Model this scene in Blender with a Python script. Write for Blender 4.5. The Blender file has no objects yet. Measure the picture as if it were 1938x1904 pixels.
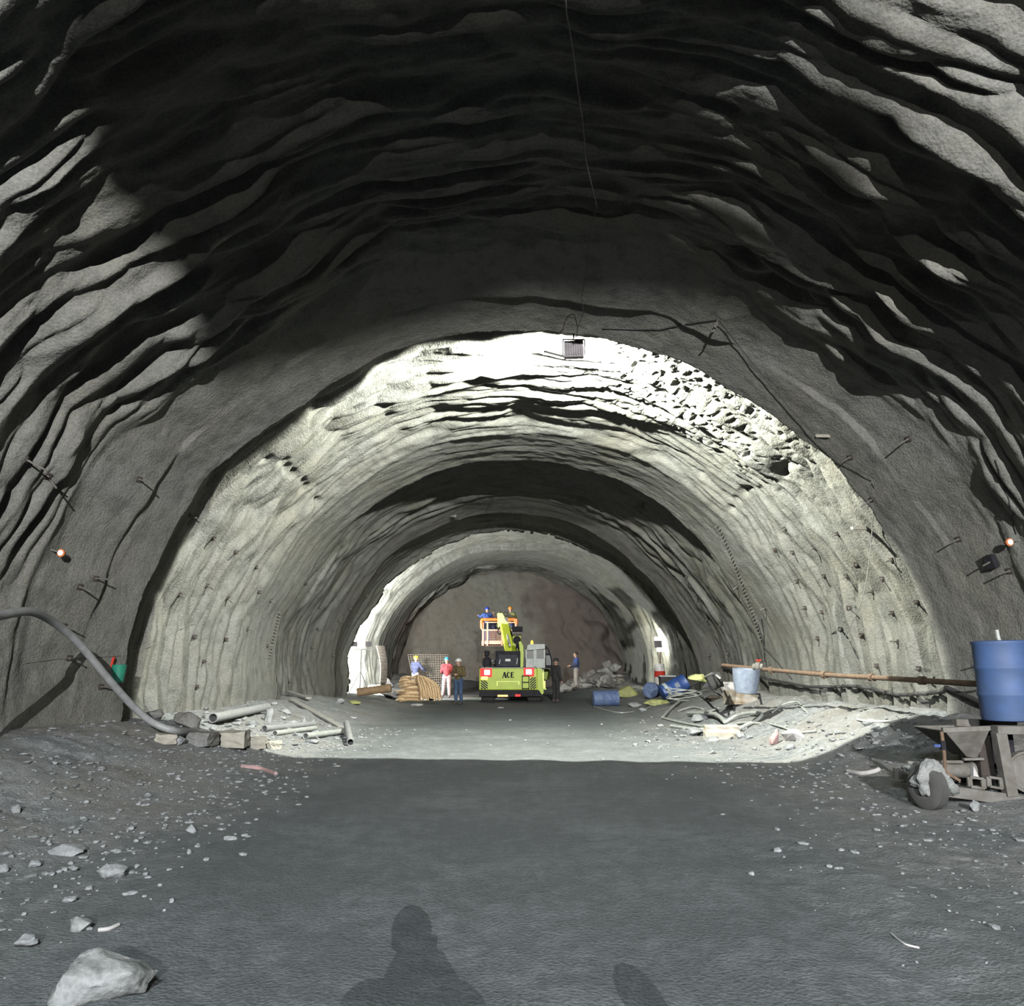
import bpy, bmesh, math, random
import numpy as np
from mathutils import Vector, Matrix, noise as mnoise
from mathutils.bvhtree import BVHTree

SC = bpy.context.scene
COL = SC.collection
PI = math.pi
rnd = random.Random(7)

# ------------------------------------------------------------------ camera
F = 1500.0
TH = math.atan(300 / 1500)
CT, ST = math.cos(TH), math.sin(TH)
CAM = Vector((0, 0, 1.6))
cam_d = bpy.data.cameras.new('camera')
cam = bpy.data.objects.new('camera', cam_d)
COL.objects.link(cam)
cam.location = CAM
cam.rotation_euler = (PI / 2 + TH, 0, 0)
cam_d.sensor_width = 36
cam_d.lens = F / 1938 * 36
cam_d.clip_start = 0.05
cam_d.clip_end = 300
SC.camera = cam


def ray(px, py):
    u, v = px - 969.0, 952.0 - py
    return Vector((u, F * CT - v * ST, v * CT + F * ST))


def P(px, py, d):
    r = ray(px, py)
    return CAM + r * (d / r.y)


# ------------------------------------------------------------------ noise
_tabs = {}


def vn(x, y, seed=0):
    if seed not in _tabs:
        _tabs[seed] = np.random.RandomState(seed + 11).uniform(-1, 1, (256, 256))
    t = _tabs[seed]
    xi = np.floor(x).astype(int)
    yi = np.floor(y).astype(int)
    fx = x - xi
    fy = y - yi
    fx = fx * fx * fx * (fx * (fx * 6 - 15) + 10)
    fy = fy * fy * fy * (fy * (fy * 6 - 15) + 10)
    a = t[xi & 255, yi & 255]
    b = t[(xi + 1) & 255, yi & 255]
    c = t[xi & 255, (yi + 1) & 255]
    e = t[(xi + 1) & 255, (yi + 1) & 255]
    return (a * (1 - fx) + b * fx) * (1 - fy) + (c * (1 - fx) + e * fx) * fy


def fbm(x, y, o=4, seed=0):
    s, a, n = 0, 1.0, 0
    for i in range(o):
        s = s + a * vn(x * 2 ** i + 17.3 * i, y * 2 ** i + 5.7 * i, seed + i)
        n += a
        a *= .5
    return s / n


def sst(x):
    x = np.clip(x, 0, 1)
    return x * x * (3 - 2 * x)


# ------------------------------------------------------------------ tunnel surface
RINGS = {
 'G': (13.3, [(225,1370),(235,1250),(268,1140),(320,1020),(390,910),(470,840),(560,775),(660,710),(760,660),(870,636),(980,628),(1050,632),(1100,638),(1200,655),(1300,690),(1400,745),(1500,815),(1570,870),(1640,960),(1700,1040),(1740,1130),(1770,1220),(1785,1300),(1792,1370)]),
 'F': (21.5, [(524,1290),(522,1230),(536,1169),(565,1125),(594,1074),(628,1026),(669,987),(719,946),(787,910),(878,880),(964,871),(1091,887),(1173,910),(1232,942),(1287,987),(1332,1033),(1368,1086),(1406,1143),(1436,1200),(1447,1242),(1452,1290)]),
 'D': (29.0, [(635,1300),(632,1260),(640,1210),(655,1170),(673,1141),(710,1087),(751,1042),(814,1005),(878,983),(946,973),(1014,977),(1082,992),(1150,1028),(1205,1073),(1250,1123),(1285,1175),(1310,1230),(1325,1290)]),
 'C': (33.0, [(660,1295),(655,1246),(673,1196),(710,1137),(755,1082),(814,1042),(878,1014),(946,1003),(996,1003),(1059,1014),(1128,1046),(1187,1078),(1232,1123),(1278,1178),(1296,1223),(1307,1275)]),
 'B': (39.0, [(722,1290),(717,1250),(717,1214),(751,1150),(796,1105),(855,1064),(905,1046),(969,1041),(1037,1046),(1096,1069),(1150,1114),(1196,1160),(1218,1205),(1228,1250),(1226,1291)]),
 'A': (44.0, [(739,1282),(742,1246),(760,1191),(796,1137),(855,1096),(905,1073),(969,1067),(1037,1078),(1096,1105),(1146,1151),(1173,1196),(1190,1237),(1193,1262)]),
}
PHI0, PHI1, NPHI = -0.34, PI + 0.34, 660
phi = np.linspace(PHI0, PHI1, NPHI)
Z0 = 1.6


def ring_profile(key):
    d, pts = RINGS[key]
    w = [P(x, y, d) for x, y in pts]
    cx = (w[0].x + w[-1].x) / 2
    ang = []
    for p in w:
        a = math.atan2(p.z - Z0, p.x - cx)
        if a < -PI / 2:
            a += 2 * PI
        ang.append((a, math.hypot(p.x - cx, p.z - Z0)))
    ang.sort()
    A = np.array([a for a, r in ang])
    R = np.array([r for a, r in ang])
    r = np.interp(phi, A, R)
    lo, hi = phi < A[0], phi > A[-1]
    r[lo] = R[0] * math.cos(A[0]) / np.cos(phi[lo])
    r[hi] = R[-1] * math.cos(A[-1]) / np.cos(phi[hi])
    k = np.ones(9) / 9
    rp = np.pad(r, 4, mode='edge')
    return d, cx, np.convolve(rp, k, 'valid')


prof = [ring_profile(k) for k in 'GFDCBA']
knots = [-18.0] + [p[0] for p in prof] + [54.0]
cxs = [prof[0][1]] + [p[1] for p in prof] + [prof[-1][1]]
prs = [prof[0][2] + .1] + [p[2] for p in prof] + [prof[-1][2]]

ys = np.concatenate([np.arange(-18, 0, .14), np.arange(0, 3.5, .06), np.arange(3.5, 13.2, .034),
                     np.arange(13.2, 13.6, .02), np.arange(13.6, 24, .045), np.arange(24, 46, .085), np.arange(46, 52.5, .3)])
OFF = [(-18, .6), (10.8, .82), (11.35, .62), (13.3, 0), (13.36, .42), (16.5, .55), (18.3, .40), (19.2, .07), (21.5, 0), (21.57, .55), (26.6, .5), (28.2, .13),
       (29, 0), (29.08, .3), (32.6, .25), (33, 0), (33.07, .5), (38.2, .35), (39, 0), (39.1, .04), (43.95, 0), (44.05, .4), (54, .4)]
AMP = [(-18, 1), (10.9, 1), (11.5, .05), (13.3, .05), (13.5, .7), (16.5, .75), (18.5, .55), (19.4, .07), (21.5, .07), (21.8, .6), (26.6, .6), (28, .08), (29, .08),
       (29.3, .4), (32.5, .4), (33.5, .5), (38, .5), (39, .1), (43.9, .1), (44.3, .9), (54, 1)]


def tunnel_r(ph, y):
    """ph, y: broadcastable arrays. returns cx, r"""
    ph, y = np.broadcast_arrays(ph, y)
    s = ph * 6.6
    cx = np.interp(y, knots, cxs)
    idx = (ph - PHI0) / (PHI1 - PHI0) * (NPHI - 1)
    i0 = np.clip(np.floor(idx).astype(int), 0, NPHI - 2)
    fr = idx - i0
    tab = np.array(prs)
    k = np.clip(np.searchsorted(np.array(knots), y, side='right') - 1, 0, len(knots) - 2)
    kn = np.array(knots)
    t = (y - kn[k]) / (kn[k + 1] - kn[k])
    r0 = tab[k, i0] * (1 - fr) + tab[k, i0 + 1] * fr
    r1 = tab[k + 1, i0] * (1 - fr) + tab[k + 1, i0 + 1] * fr
    r = r0 * (1 - t) + r1 * t
    wob = .10 * fbm(s / .9, s * 0 + 3.3, 3, 40) + .05 * fbm(s / .25, s * 0 + 1.3, 2, 43)
    yw = y + wob
    nearwob = np.where(y < 12.6, .55 * fbm(s / 1.5, s * 0 + 8.1, 3, 90), 0)
    off = np.interp(yw + nearwob * (y < 12.4), [o[0] for o in OFF], [o[1] for o in OFF])
    amp = np.interp(yw + nearwob * (y < 12.4), [o[0] for o in AMP], [o[1] for o in AMP])
    # shallow lining right at the crown recess
    r = r + off
    # corrugation : billows stretched along the ring, sharp grooves between
    w1 = .55 * fbm(s / 2.0, y / 1.2, 2, 20)
    n1 = vn(y / .38 + w1, s / 2.3 + .3 * w1, 1)
    n2 = vn(y / .2 + w1 * 1.6, s / 1.2, 2)
    n3 = fbm(s / .35, y / .16, 3, 5)
    bil = np.abs(n1) ** .75
    per = .5 + .5 * np.sin(2 * PI * (y / .62 + 1.1 * w1 + .35 * vn(s / 1.1, y / .8, 9)))
    gate = .35 + .65 * sst(.5 + 1.2 * fbm(s / 3.0, y / 2.2, 2, 60))
    big = fbm(s / 2.5, y / 1.3, 3, 31)
    disp = amp * (.32 * bil * gate + .13 * np.abs(n2) ** .8 + .15 * per * gate) + (.10 * amp + .035) * big + (.012 + .022 * amp) * n3
    flute = sst((y - 13.4) / .5) * sst((18.8 - y) / .8)
    disp = disp + flute * .09 * np.abs(vn(y / .15 + 1.5 * w1, s / 1.6, 92)) + .04 * amp * np.abs(vn(y / .11 + w1, s / 1.0, 93))
    # knobbly pitting, strongest on the upper right haunch past the first ring
    pit = sst(1 - np.abs(ph - 1.0) / .6) * sst((y - 13.2) / .6) * sst((17.8 - y) / 1.6)
    nn = fbm(s / .12, y / .09, 3, 70)
    r = r + pit * .26 * np.maximum(nn - .04, 0)
    # torn seams where the wire mesh overlaps
    for p0, ya, yb, sd in ((.635, 14.6, 18.8, 1), (2.48, 14.4, 18.8, 2), (.9, 21.8, 25, 3)):
        cw = p0 + .02 * vn(y * 2.1, y * 0 + sd, 80)
        g = np.exp(-((ph - cw) / .014) ** 2) * sst((y - ya) / .3) * sst((yb - y) / .3)
        r = r + g * .24 * np.maximum(vn(y * 7.3, y * 0 + sd * 3.1, 81) + .2, 0)
    r = r - disp
    return cx, r


def ground_z(x, y):
    x = np.asarray(x, float)
    y = np.asarray(y, float)
    L = sst((-x - 3.5) / 2.8)
    Rr = sst((x - 4.3) / 2.4)
    far = sst((31 - y) / 8)
    z = L * (.30 + .32 * sst((y - 5) / 6)) * (.45 + .55 * far) + Rr * (.12 + .62 * sst((y - 8.2) / 4.5)) * (.45 + .55 * far)
    z = z + .55 * sst((y - 41) / 5) * sst((np.abs(x - 1.0)) / 4.5)
    side = np.maximum(L, Rr)
    z = z + (.012 + .10 * side) * fbm(x / 1.3, y / 1.3, 3, 100)
    # berm lumps and gravel
    z = z + (.004 + .05 * side) * fbm(x / .3, y / .3, 4, 104) + .022 * side * np.maximum(fbm(x / .12, y / .12, 2, 107), 0)
    # ruts running up the tunnel
    z = z + .40 * np.exp(-((x - 3.9) / 1.5) ** 2) * sst((y - 35.5) / 2.5) * sst((44 - y) / 3)
    rut = np.sin((x + .35 * vn(y / 6, y * 0, 110) + .06 * y) * 5.2)
    z = z + .018 * rut * sst((3.8 - np.abs(x)) / 1) * (0.5 + .5 * vn(x / 2, y / 5, 111))
    # rough churned strip right of the track
    ch = sst((x - 1.2) / 1.5) * sst((5.8 - x) / 1.5) * sst((9 - y) / 2)
    z = z + ch * .03 * np.maximum(fbm(x / .16, y / .2, 3, 112), 0)
    lit = np.exp(-((y - 17.5) / 3.5) ** 2) * sst((4.5 - np.abs(x)) / 1)
    z = z + lit * .045 * np.maximum(fbm(x / .5, y / .35, 4, 116), -.1)
    return z


def gz(x, y):
    return float(ground_z(np.array([x]), np.array([y]))[0])


def grid_mesh(name, co, nrm=None):
    h, w, _ = co.shape
    me = bpy.data.meshes.new(name)
    nv, nf = h * w, (h - 1) * (w - 1)
    me.vertices.add(nv)
    me.vertices.foreach_set('co', co.reshape(-1).astype(np.float32))
    i = np.arange(nv).reshape(h, w)
    q = np.stack([i[:-1, :-1], i[:-1, 1:], i[1:, 1:], i[1:, :-1]], -1).reshape(-1)
    me.loops.add(nf * 4)
    me.loops.foreach_set('vertex_index', q.astype(np.int32))
    me.polygons.add(nf)
    me.polygons.foreach_set('loop_start', (np.arange(nf) * 4).astype(np.int32))
    me.polygons.foreach_set('loop_total', np.full(nf, 4, np.int32))
    me.polygons.foreach_set('use_smooth', np.ones(nf, bool))
    me.update()
    me.validate()
    if nrm is not None:
        me.normals_split_custom_set_from_vertices(nrm.reshape(-1, 3).tolist())
    return me


# ------------------------------------------------------------------ materials
def new_mat(name):
    m = bpy.data.materials.new(name)
    m.use_nodes = True
    nt = m.node_tree
    b = nt.nodes['Principled BSDF']
    return m, nt, b


def plain(name, col, rough=.6, metal=0, col2=None, scale=6, bump=.0, emit=None, es=0, spec=.4):
    """procedural paint : base colour broken up by noise, optional bump"""
    if not emit:
        col = tuple(c * .42 for c in col)
        col2 = tuple(c * .42 for c in col2) if col2 else None
    m, nt, b = new_mat(name)
    b.inputs['Roughness'].default_value = rough
    b.inputs['Metallic'].default_value = metal
    b.inputs['Specular IOR Level'].default_value = spec
    tc = nt.nodes.new('ShaderNodeTexCoord')
    nz = nt.nodes.new('ShaderNodeTexNoise')
    nz.inputs['Scale'].default_value = scale
    nz.inputs['Detail'].default_value = 5
    nt.links.new(tc.outputs['Object'], nz.inputs['Vector'])
    r = nt.nodes.new('ShaderNodeValToRGB')
    c2 = col2 or tuple(c * .7 for c in col)
    r.color_ramp.elements[0].position = .35
    r.color_ramp.elements[1].position = .65
    r.color_ramp.elements[0].color = (*c2, 1)
    r.color_ramp.elements[1].color = (*col, 1)
    nt.links.new(nz.outputs['Fac'], r.inputs['Fac'])
    nt.links.new(r.outputs['Color'], b.inputs['Base Color'])
    if bump:
        bp = nt.nodes.new('ShaderNodeBump')
        bp.inputs['Strength'].default_value = .6
        bp.inputs['Distance'].default_value = bump
        nt.links.new(nz.outputs['Fac'], bp.inputs['Height'])
        nt.links.new(bp.outputs['Normal'], b.inputs['Normal'])
    if emit:
        b.inputs['Emission Color'].default_value = (*emit, 1)
        b.inputs['Emission Strength'].default_value = es
    return m


def shotcrete(name, base, dark, warm, fine=1.0):
    base, dark, warm = [tuple(c * .7 for c in k) for k in (base, dark, warm)]
    m, nt, b = new_mat(name)
    N, Lk = nt.nodes.new, nt.links.new
    tc = N('ShaderNodeTexCoord')
    n1 = N('ShaderNodeTexNoise'); n1.inputs['Scale'].default_value = .55; n1.inputs['Detail'].default_value = 6; n1.inputs['Roughness'].default_value = .6
    n2 = N('ShaderNodeTexNoise'); n2.inputs['Scale'].default_value = 3.2; n2.inputs['Detail'].default_value = 8; n2.inputs['Roughness'].default_value = .65
    n3 = N('ShaderNodeTexNoise'); n3.inputs['Scale'].default_value = 34; n3.inputs['Detail'].default_value = 4
    n4 = N('ShaderNodeTexVoronoi'); n4.inputs['Scale'].default_value = 16
    for n in (n1, n2, n3, n4):
        Lk(tc.outputs['Object'], n.inputs['Vector'])
    r1 = N('ShaderNodeValToRGB')
    r1.color_ramp.elements[0].position = .33; r1.color_ramp.elements[1].position = .62
    r1.color_ramp.elements[0].color = (*warm, 1); r1.color_ramp.elements[1].color = (*base, 1)
    Lk(n1.outputs['Fac'], r1.inputs['Fac'])
    r2 = N('ShaderNodeValToRGB')
    r2.color_ramp.elements[0].position = .36; r2.color_ramp.elements[1].position = .52
    Lk(n2.outputs['Fac'], r2.inputs['Fac'])
    mx = N('ShaderNodeMix'); mx.data_type = 'RGBA'
    Lk(r2.outputs['Color'], mx.inputs['Factor'])
    mx.inputs[6].default_value = (*dark, 1)
    Lk(r1.outputs['Color'], mx.inputs[7])
    m2 = N('ShaderNodeMix'); m2.data_type = 'RGBA'; m2.blend_type = 'MULTIPLY'; m2.inputs['Factor'].default_value = .5
    r3 = N('ShaderNodeValToRGB'); r3.color_ramp.elements[0].position = .3; r3.color_ramp.elements[1].position = .6
    r3.color_ramp.elements[0].color = (.45, .45, .45, 1)
    Lk(n3.outputs['Fac'], r3.inputs['Fac'])
    Lk(mx.outputs[2], m2.inputs[6]); Lk(r3.outputs['Color'], m2.inputs[7])
    Lk(m2.outputs[2], b.inputs['Base Color'])
    b.inputs['Roughness'].default_value = .9
    b.inputs['Specular IOR Level'].default_value = .2
    ad = N('ShaderNodeMath'); ad.operation = 'MULTIPLY_ADD'; ad.inputs[1].default_value = .35
    Lk(n4.outputs['Distance'], ad.inputs[0]); Lk(n3.outputs['Fac'], ad.inputs[2])
    bp = N('ShaderNodeBump'); bp.inputs['Strength'].default_value = .7; bp.inputs['Distance'].default_value = .022 * fine
    Lk(ad.outputs[0], bp.inputs['Height'])
    Lk(bp.outputs['Normal'], b.inputs['Normal'])
    return m


def floor_mat():
    m, nt, b = new_mat('wet_mud')
    N, Lk = nt.nodes.new, nt.links.new
    tc = N('ShaderNodeTexCoord')
    sep = N('ShaderNodeSeparateXYZ'); Lk(tc.outputs['Object'], sep.inputs[0])
    n1 = N('ShaderNodeTexNoise'); n1.inputs['Scale'].default_value = .7; n1.inputs['Detail'].default_value = 7; n1.inputs['Roughness'].default_value = .62
    n2 = N('ShaderNodeTexNoise'); n2.inputs['Scale'].default_value = 5.5; n2.inputs['Detail'].default_value = 8; n2.inputs['Roughness'].default_value = .7
    n3 = N('ShaderNodeTexNoise'); n3.inputs['Scale'].default_value = 42; n3.inputs['Detail'].default_value = 5
    for n in (n1, n2, n3):
        Lk(tc.outputs['Object'], n.inputs['Vector'])
    def math_(op, a, bb, c=None, clamp=False):
        x = N('ShaderNodeMath'); x.operation = op; x.use_clamp = clamp
        for i, v in enumerate((a, bb, c)):
            if v is None: continue
            if isinstance(v, (int, float)): x.inputs[i].default_value = v
            else: Lk(v, x.inputs[i])
        return x.outputs[0]
    X = sep.outputs['X']
    # pale dust and grit gather on the banks and in the rubble edges, mud is bare in the middle
    left = math_('MULTIPLY_ADD', X, -.55, -1.25, clamp=True)
    right = math_('MULTIPLY_ADD', X, .30, -.55, clamp=True)
    side = math_('MAXIMUM', left, right)
    t = math_('ADD', n2.outputs['Fac'], math_('MULTIPLY', n1.outputs['Fac'], .9))
    t = math_('ADD', t, math_('MULTIPLY', side, .44))
    r = N('ShaderNodeValToRGB')
    r.color_ramp.elements[0].position = .88 / 2; r.color_ramp.elements[1].position = 1.42 / 2
    r.color_ramp.elements[0].color = (.054, .061, .062, 1)
    r.color_ramp.elements[1].color = (.165, .176, .18, 1)
    e = r.color_ramp.elements.new(1.18 / 2); e.color = (.086, .096, .098, 1)
    Lk(math_('MULTIPLY', t, .5), r.inputs['Fac'])
    # brown earth on the banks
    br = N('ShaderNodeMix'); br.data_type = 'RGBA'
    f = math_('MULTIPLY', side, math_('MULTIPLY_ADD', n1.outputs['Fac'], 2.6, -.95, clamp=True))
    Lk(f, br.inputs['Factor']); Lk(r.outputs['Color'], br.inputs[6]); br.inputs[7].default_value = (.095, .086, .07, 1)
    # flat pale chips of shotcrete trodden into the banks
    vo = N('ShaderNodeTexVoronoi'); vo.inputs['Scale'].default_value = 9; vo.inputs['Randomness'].default_value = 1
    mp = N('ShaderNodeMapping'); mp.inputs['Scale'].default_value = (1, 1.7, 1)
    Lk(tc.outputs['Object'], mp.inputs[0]); Lk(mp.outputs[0], vo.inputs['Vector'])
    sc_ = N('ShaderNodeSeparateColor'); Lk(vo.outputs['Color'], sc_.inputs[0])
    chip = math_('GREATER_THAN', math_('ADD', sc_.outputs[0], math_('MULTIPLY_ADD', side, .45, math_('MULTIPLY', n1.outputs['Fac'], .5))), 1.36)
    chip = math_('MULTIPLY', chip, math_('LESS_THAN', math_('ADD', vo.outputs['Distance'], math_('MULTIPLY', n3.outputs['Fac'], .5)), .56))
    cm = N('ShaderNodeMix'); cm.data_type = 'RGBA'
    Lk(math_('MULTIPLY', chip, .8), cm.inputs['Factor']); Lk(br.outputs[2], cm.inputs[6]); cm.inputs[7].default_value = (.20, .215, .215, 1)
    # mud painted darker up the tunnel: wetness plus the lamp's falloff in colour
    far_dark = math_('MULTIPLY_ADD', sep.outputs['Y'], .12, -2.15, clamp=True)
    far_dark = math_('MULTIPLY', far_dark, math_('SUBTRACT', 1.0, side))
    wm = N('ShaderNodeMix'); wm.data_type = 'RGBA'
    Lk(math_('MULTIPLY', far_dark, .6), wm.inputs['Factor']); Lk(cm.outputs[2], wm.inputs[6]); wm.inputs[7].default_value = (.028, .033, .036, 1)
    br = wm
    m2 = N('ShaderNodeMix'); m2.data_type = 'RGBA'; m2.blend_type = 'MULTIPLY'; m2.inputs['Factor'].default_value = .55
    r3 = N('ShaderNodeValToRGB'); r3.color_ramp.elements[0].position = .3; r3.color_ramp.elements[1].position = .62
    r3.color_ramp.elements[0].color = (.35, .35, .35, 1)
    Lk(n3.outputs['Fac'], r3.inputs['Fac']); Lk(br.outputs[2], m2.inputs[6]); Lk(r3.outputs['Color'], m2.inputs[7])
    Lk(m2.outputs[2], b.inputs['Base Color'])
    b.inputs['Roughness'].default_value = .82
    b.inputs['Specular IOR Level'].default_value = .25
    bp = N('ShaderNodeBump'); bp.inputs['Strength'].default_value = .8; bp.inputs['Distance'].default_value = .022
    Lk(math_('ADD', n3.outputs['Fac'], math_('MULTIPLY', n2.outputs['Fac'], .8)), bp.inputs['Height'])
    Lk(bp.outputs['Normal'], b.inputs['Normal'])
    return m


M_SHOT = shotcrete('shotcrete', (.130, .134, .124), (.090, .093, .083), (.116, .115, .096))
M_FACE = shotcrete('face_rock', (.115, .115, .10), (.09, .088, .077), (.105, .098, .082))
# bare dark rock plus a painted shadow on the right, sprayed rock on the left
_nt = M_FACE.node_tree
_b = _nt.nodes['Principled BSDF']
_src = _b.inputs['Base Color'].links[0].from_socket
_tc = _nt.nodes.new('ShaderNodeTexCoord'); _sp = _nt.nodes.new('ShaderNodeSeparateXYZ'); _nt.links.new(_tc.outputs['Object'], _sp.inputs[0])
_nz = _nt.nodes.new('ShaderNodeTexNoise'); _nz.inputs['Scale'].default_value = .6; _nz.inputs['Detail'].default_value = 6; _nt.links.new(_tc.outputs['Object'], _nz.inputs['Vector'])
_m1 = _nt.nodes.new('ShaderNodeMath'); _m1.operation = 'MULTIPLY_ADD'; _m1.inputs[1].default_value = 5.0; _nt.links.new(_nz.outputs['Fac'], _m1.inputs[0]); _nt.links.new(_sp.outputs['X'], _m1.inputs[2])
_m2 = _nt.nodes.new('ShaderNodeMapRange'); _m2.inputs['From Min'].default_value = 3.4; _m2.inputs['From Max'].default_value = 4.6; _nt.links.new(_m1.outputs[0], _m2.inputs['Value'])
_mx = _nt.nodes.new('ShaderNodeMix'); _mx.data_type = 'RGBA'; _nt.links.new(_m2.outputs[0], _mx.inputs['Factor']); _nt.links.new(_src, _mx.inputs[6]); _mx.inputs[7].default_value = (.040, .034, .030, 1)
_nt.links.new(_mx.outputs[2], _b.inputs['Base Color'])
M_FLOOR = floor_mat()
M_STONE = shotcrete('pale_stone', (.25, .26, .262), (.075, .085, .078), (.16, .165, .155), .5)
M_STONE2 = shotcrete('pale_limestone', (.235, .245, .25), (.14, .15, .15), (.19, .20, .20), .4)
M_RUBBLE = shotcrete('grey_rubble', (.15, .155, .15), (.08, .08, .075), (.12, .11, .095), .5)
M_LIME = plain('lime_paint', (.38, .50, .015), .5, 0, (.33, .44, .012), 3, spec=.3)
M_LIME2 = plain('bright_lime_paint', (.95, 1.1, .09), .4, 0, (.85, 1.0, .08), 3)
M_BLACK = plain('black_paint', (.03, .03, .036), .8, spec=.08)
M_RUBBER = plain('rubber', (.09, .09, .085), .9, bump=.004)
M_GREYM = plain('grey_metal', (.25, .27, .26), .5, .3)
M_CABG = plain('cab_grey_paint', (.30, .34, .32), .5)
M_DUSTM = plain('dusty_steel', (.20, .195, .175), .8, .1, (.13, .12, .10), 9, .004)
M_RUST = plain('rusted_steel', (.20, .125, .075), .85, .1, (.12, .08, .05), 14, .003)
M_DRUSTY = plain('dark_rust', (.06, .045, .036), .9, .1, (.035, .03, .026), 14, .003)
M_BLUE = plain('blue_plastic', (.022, .085, .33), .5, 0, (.03, .07, .22), 5)
M_BLUEOLD = plain('worn_blue_plastic', (.05, .11, .27), .7, 0, (.045, .09, .20), 5, .002)
M_BLUED = plain('dusty_blue_plastic', (.11, .16, .28), .75, 0, (.05, .09, .22), 9, .003)
M_BLUEG = plain('grey_blue_plastic', (.26, .31, .38), .75, 0, (.17, .21, .28), 8, .003)
M_WHITEB = plain('white_band', (.55, .66, .68), .6)
M_ORANGE = plain('orange_paint', (.85, .22, .03), .5, 0, (.75, .17, .02), 4)
M_CREAM = plain('pale_basket_paint', (.72, .42, .30), .6, 0, (.62, .34, .24), 4)
M_HOSE = plain('grey_hose', (.34, .35, .35), .6, 0, (.26, .27, .27), 12)
M_PALEH = plain('pale_hose', (.45, .48, .45), .6, 0, (.34, .36, .33), 12)
M_CABLE = plain('black_cable', (.03, .03, .03), .7)
M_WIRE = plain('pale_wire', (.22, .22, .20), .7)
M_TAN = plain('tan_jute', (.62, .44, .24), .9, 0, (.48, .32, .17), 20, .01)
M_WOOD = plain('timber', (.30, .20, .10), .8, 0, (.20, .13, .07), 9, .004)
M_PLANK = plain('dusty_plank', (.33, .33, .30), .9, 0, (.24, .24, .22), 9, .004)
M_CONC = plain('concrete_block', (.45, .43, .36), .95, 0, (.36, .35, .29), 8, .006)
M_SACK = plain('white_sack', (.62, .60, .58), .85, 0, (.45, .44, .43), 7, .01)
M_SACKP = plain('pink_sack', (.42, .29, .28), .85, 0, (.50, .30, .29), 7, .01)
M_GREEN = plain('green_plastic', (.02, .25, .16), .5)
M_YSHEET = plain('yellow_sheet', (.40, .42, .14), .8, 0, (.28, .30, .13), 5, .01)
M_TARP = plain('dark_tarp', (.06, .062, .06), .9, 0, (.035, .036, .035), 4, .02)
M_BROWNT = plain('brown_mat', (.10, .08, .06), .9, 0, (.06, .05, .04), 9, .02)
M_MESHW = plain('rebar_mesh', (.17, .145, .12), .8, .2)
M_WHITE = plain('white_paint', (.75, .75, .72), .5)
M_RED = plain('red_paint', (.65, .05, .03), .7, spec=.1)
M_GLASSD, _nt, _b = new_mat('dark_glass')
_b.inputs['Base Color'].default_value = (.022, .026, .024, 1); _b.inputs['Roughness'].default_value = .35
_b.inputs['Transmission Weight'].default_value = .1; _b.inputs['Specular IOR Level'].default_value = .1
M_LAMPH = plain('lamp_housing', (.30, .28, .29), .5, .2)
M_LAMPON = plain('lamp_lit', (1, 1, 1), .5, 0, (1, 1, 1), emit=(1, 1, .96), es=28)
M_TAILON = plain('tail_lamp_lit', (1, .8, .8), .5, 0, (1, .8, .8), emit=(1, .72, .68), es=5)
M_TAILRED = plain('tail_lamp_red', (.7, .02, .02), .3, 0, (.6, .015, .015), emit=(1, .02, .015), es=.5, spec=.05)
M_AMBER = plain('amber_lamp', (1, .5, .05), .3, 0, (1, .45, .04), emit=(1, .45, .03), es=2.2)
M_PRISM = plain('survey_prism_glass', (.9, .9, .88), .2, 0, (.85, .85, .83))
M_SKIN = plain('skin', (.5, .29, .20), .6, 0, (.28, .15, .10), 12)
M_HAIR = plain('dark_hair', (.02, .015, .012), .8)
M_BOOT = plain('boot_leather', (.05, .045, .045), .8)


# ------------------------------------------------------------------ object helpers
def tag(o, label=None, cat=None, group=None, kind=None):
    if label: o['label'] = label
    if cat: o['category'] = cat
    if group: o['group'] = group
    if kind: o['kind'] = kind
    return o


def thing(name, label, cat, loc=(0, 0, 0), group=None, rotz=0):
    o = bpy.data.objects.new(name, None)
    COL.objects.link(o)
    o.empty_display_size = .2
    o.matrix_world = Matrix.Translation(Vector(loc)) @ Matrix.Rotation(rotz, 4, 'Z')
    return tag(o, label, cat, group)


WM = {}


def world_of(o):
    m = Matrix.Identity(4)
    while o is not None:
        m = Matrix.LocRotScale(o.location, o.rotation_euler, o.scale) @ m
        o = o.parent
    return m


def link(name, me, mat, parent=None, world=True):
    o = bpy.data.objects.new(name, me)
    if mat is not None and not me.materials:
        me.materials.append(mat)
    COL.objects.link(o)
    if parent is not None:
        if world:
            me.transform(world_of(parent).inverted())
        o.parent = parent
    return o


def obj(name, bm, mat, parent=None, smooth=False, world=True, bevel=0):
    bmesh.ops.recalc_face_normals(bm, faces=bm.faces)
    me = bpy.data.meshes.new(name)
    bm.to_mesh(me)
    bm.free()
    if smooth:
        me.polygons.foreach_set('use_smooth', [True] * len(me.polygons))
        try:
            me.set_sharp_from_angle(angle=math.radians(42))
        except Exception:
            pass
    o = link(name, me, mat, parent, world)
    if bevel:
        b = o.modifiers.new('bevel', 'BEVEL')
        b.width = bevel
        b.segments = 2
        b.limit_method = 'ANGLE'
    return o


def origin_to(o, loc):
    """move a parentless mesh's origin without moving the mesh"""
    loc = Vector(loc)
    o.data.transform(Matrix.Translation(-loc))
    o.location = loc
    return o


def BM():
    return bmesh.new()


def box(bm, c, s, rot=None):
    m = Matrix.Translation(Vector(c))
    if rot is not None:
        m = m @ rot.to_4x4()
    m = m @ Matrix.Diagonal((s[0], s[1], s[2], 1))
    bmesh.ops.create_cube(bm, size=1, matrix=m)


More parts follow.
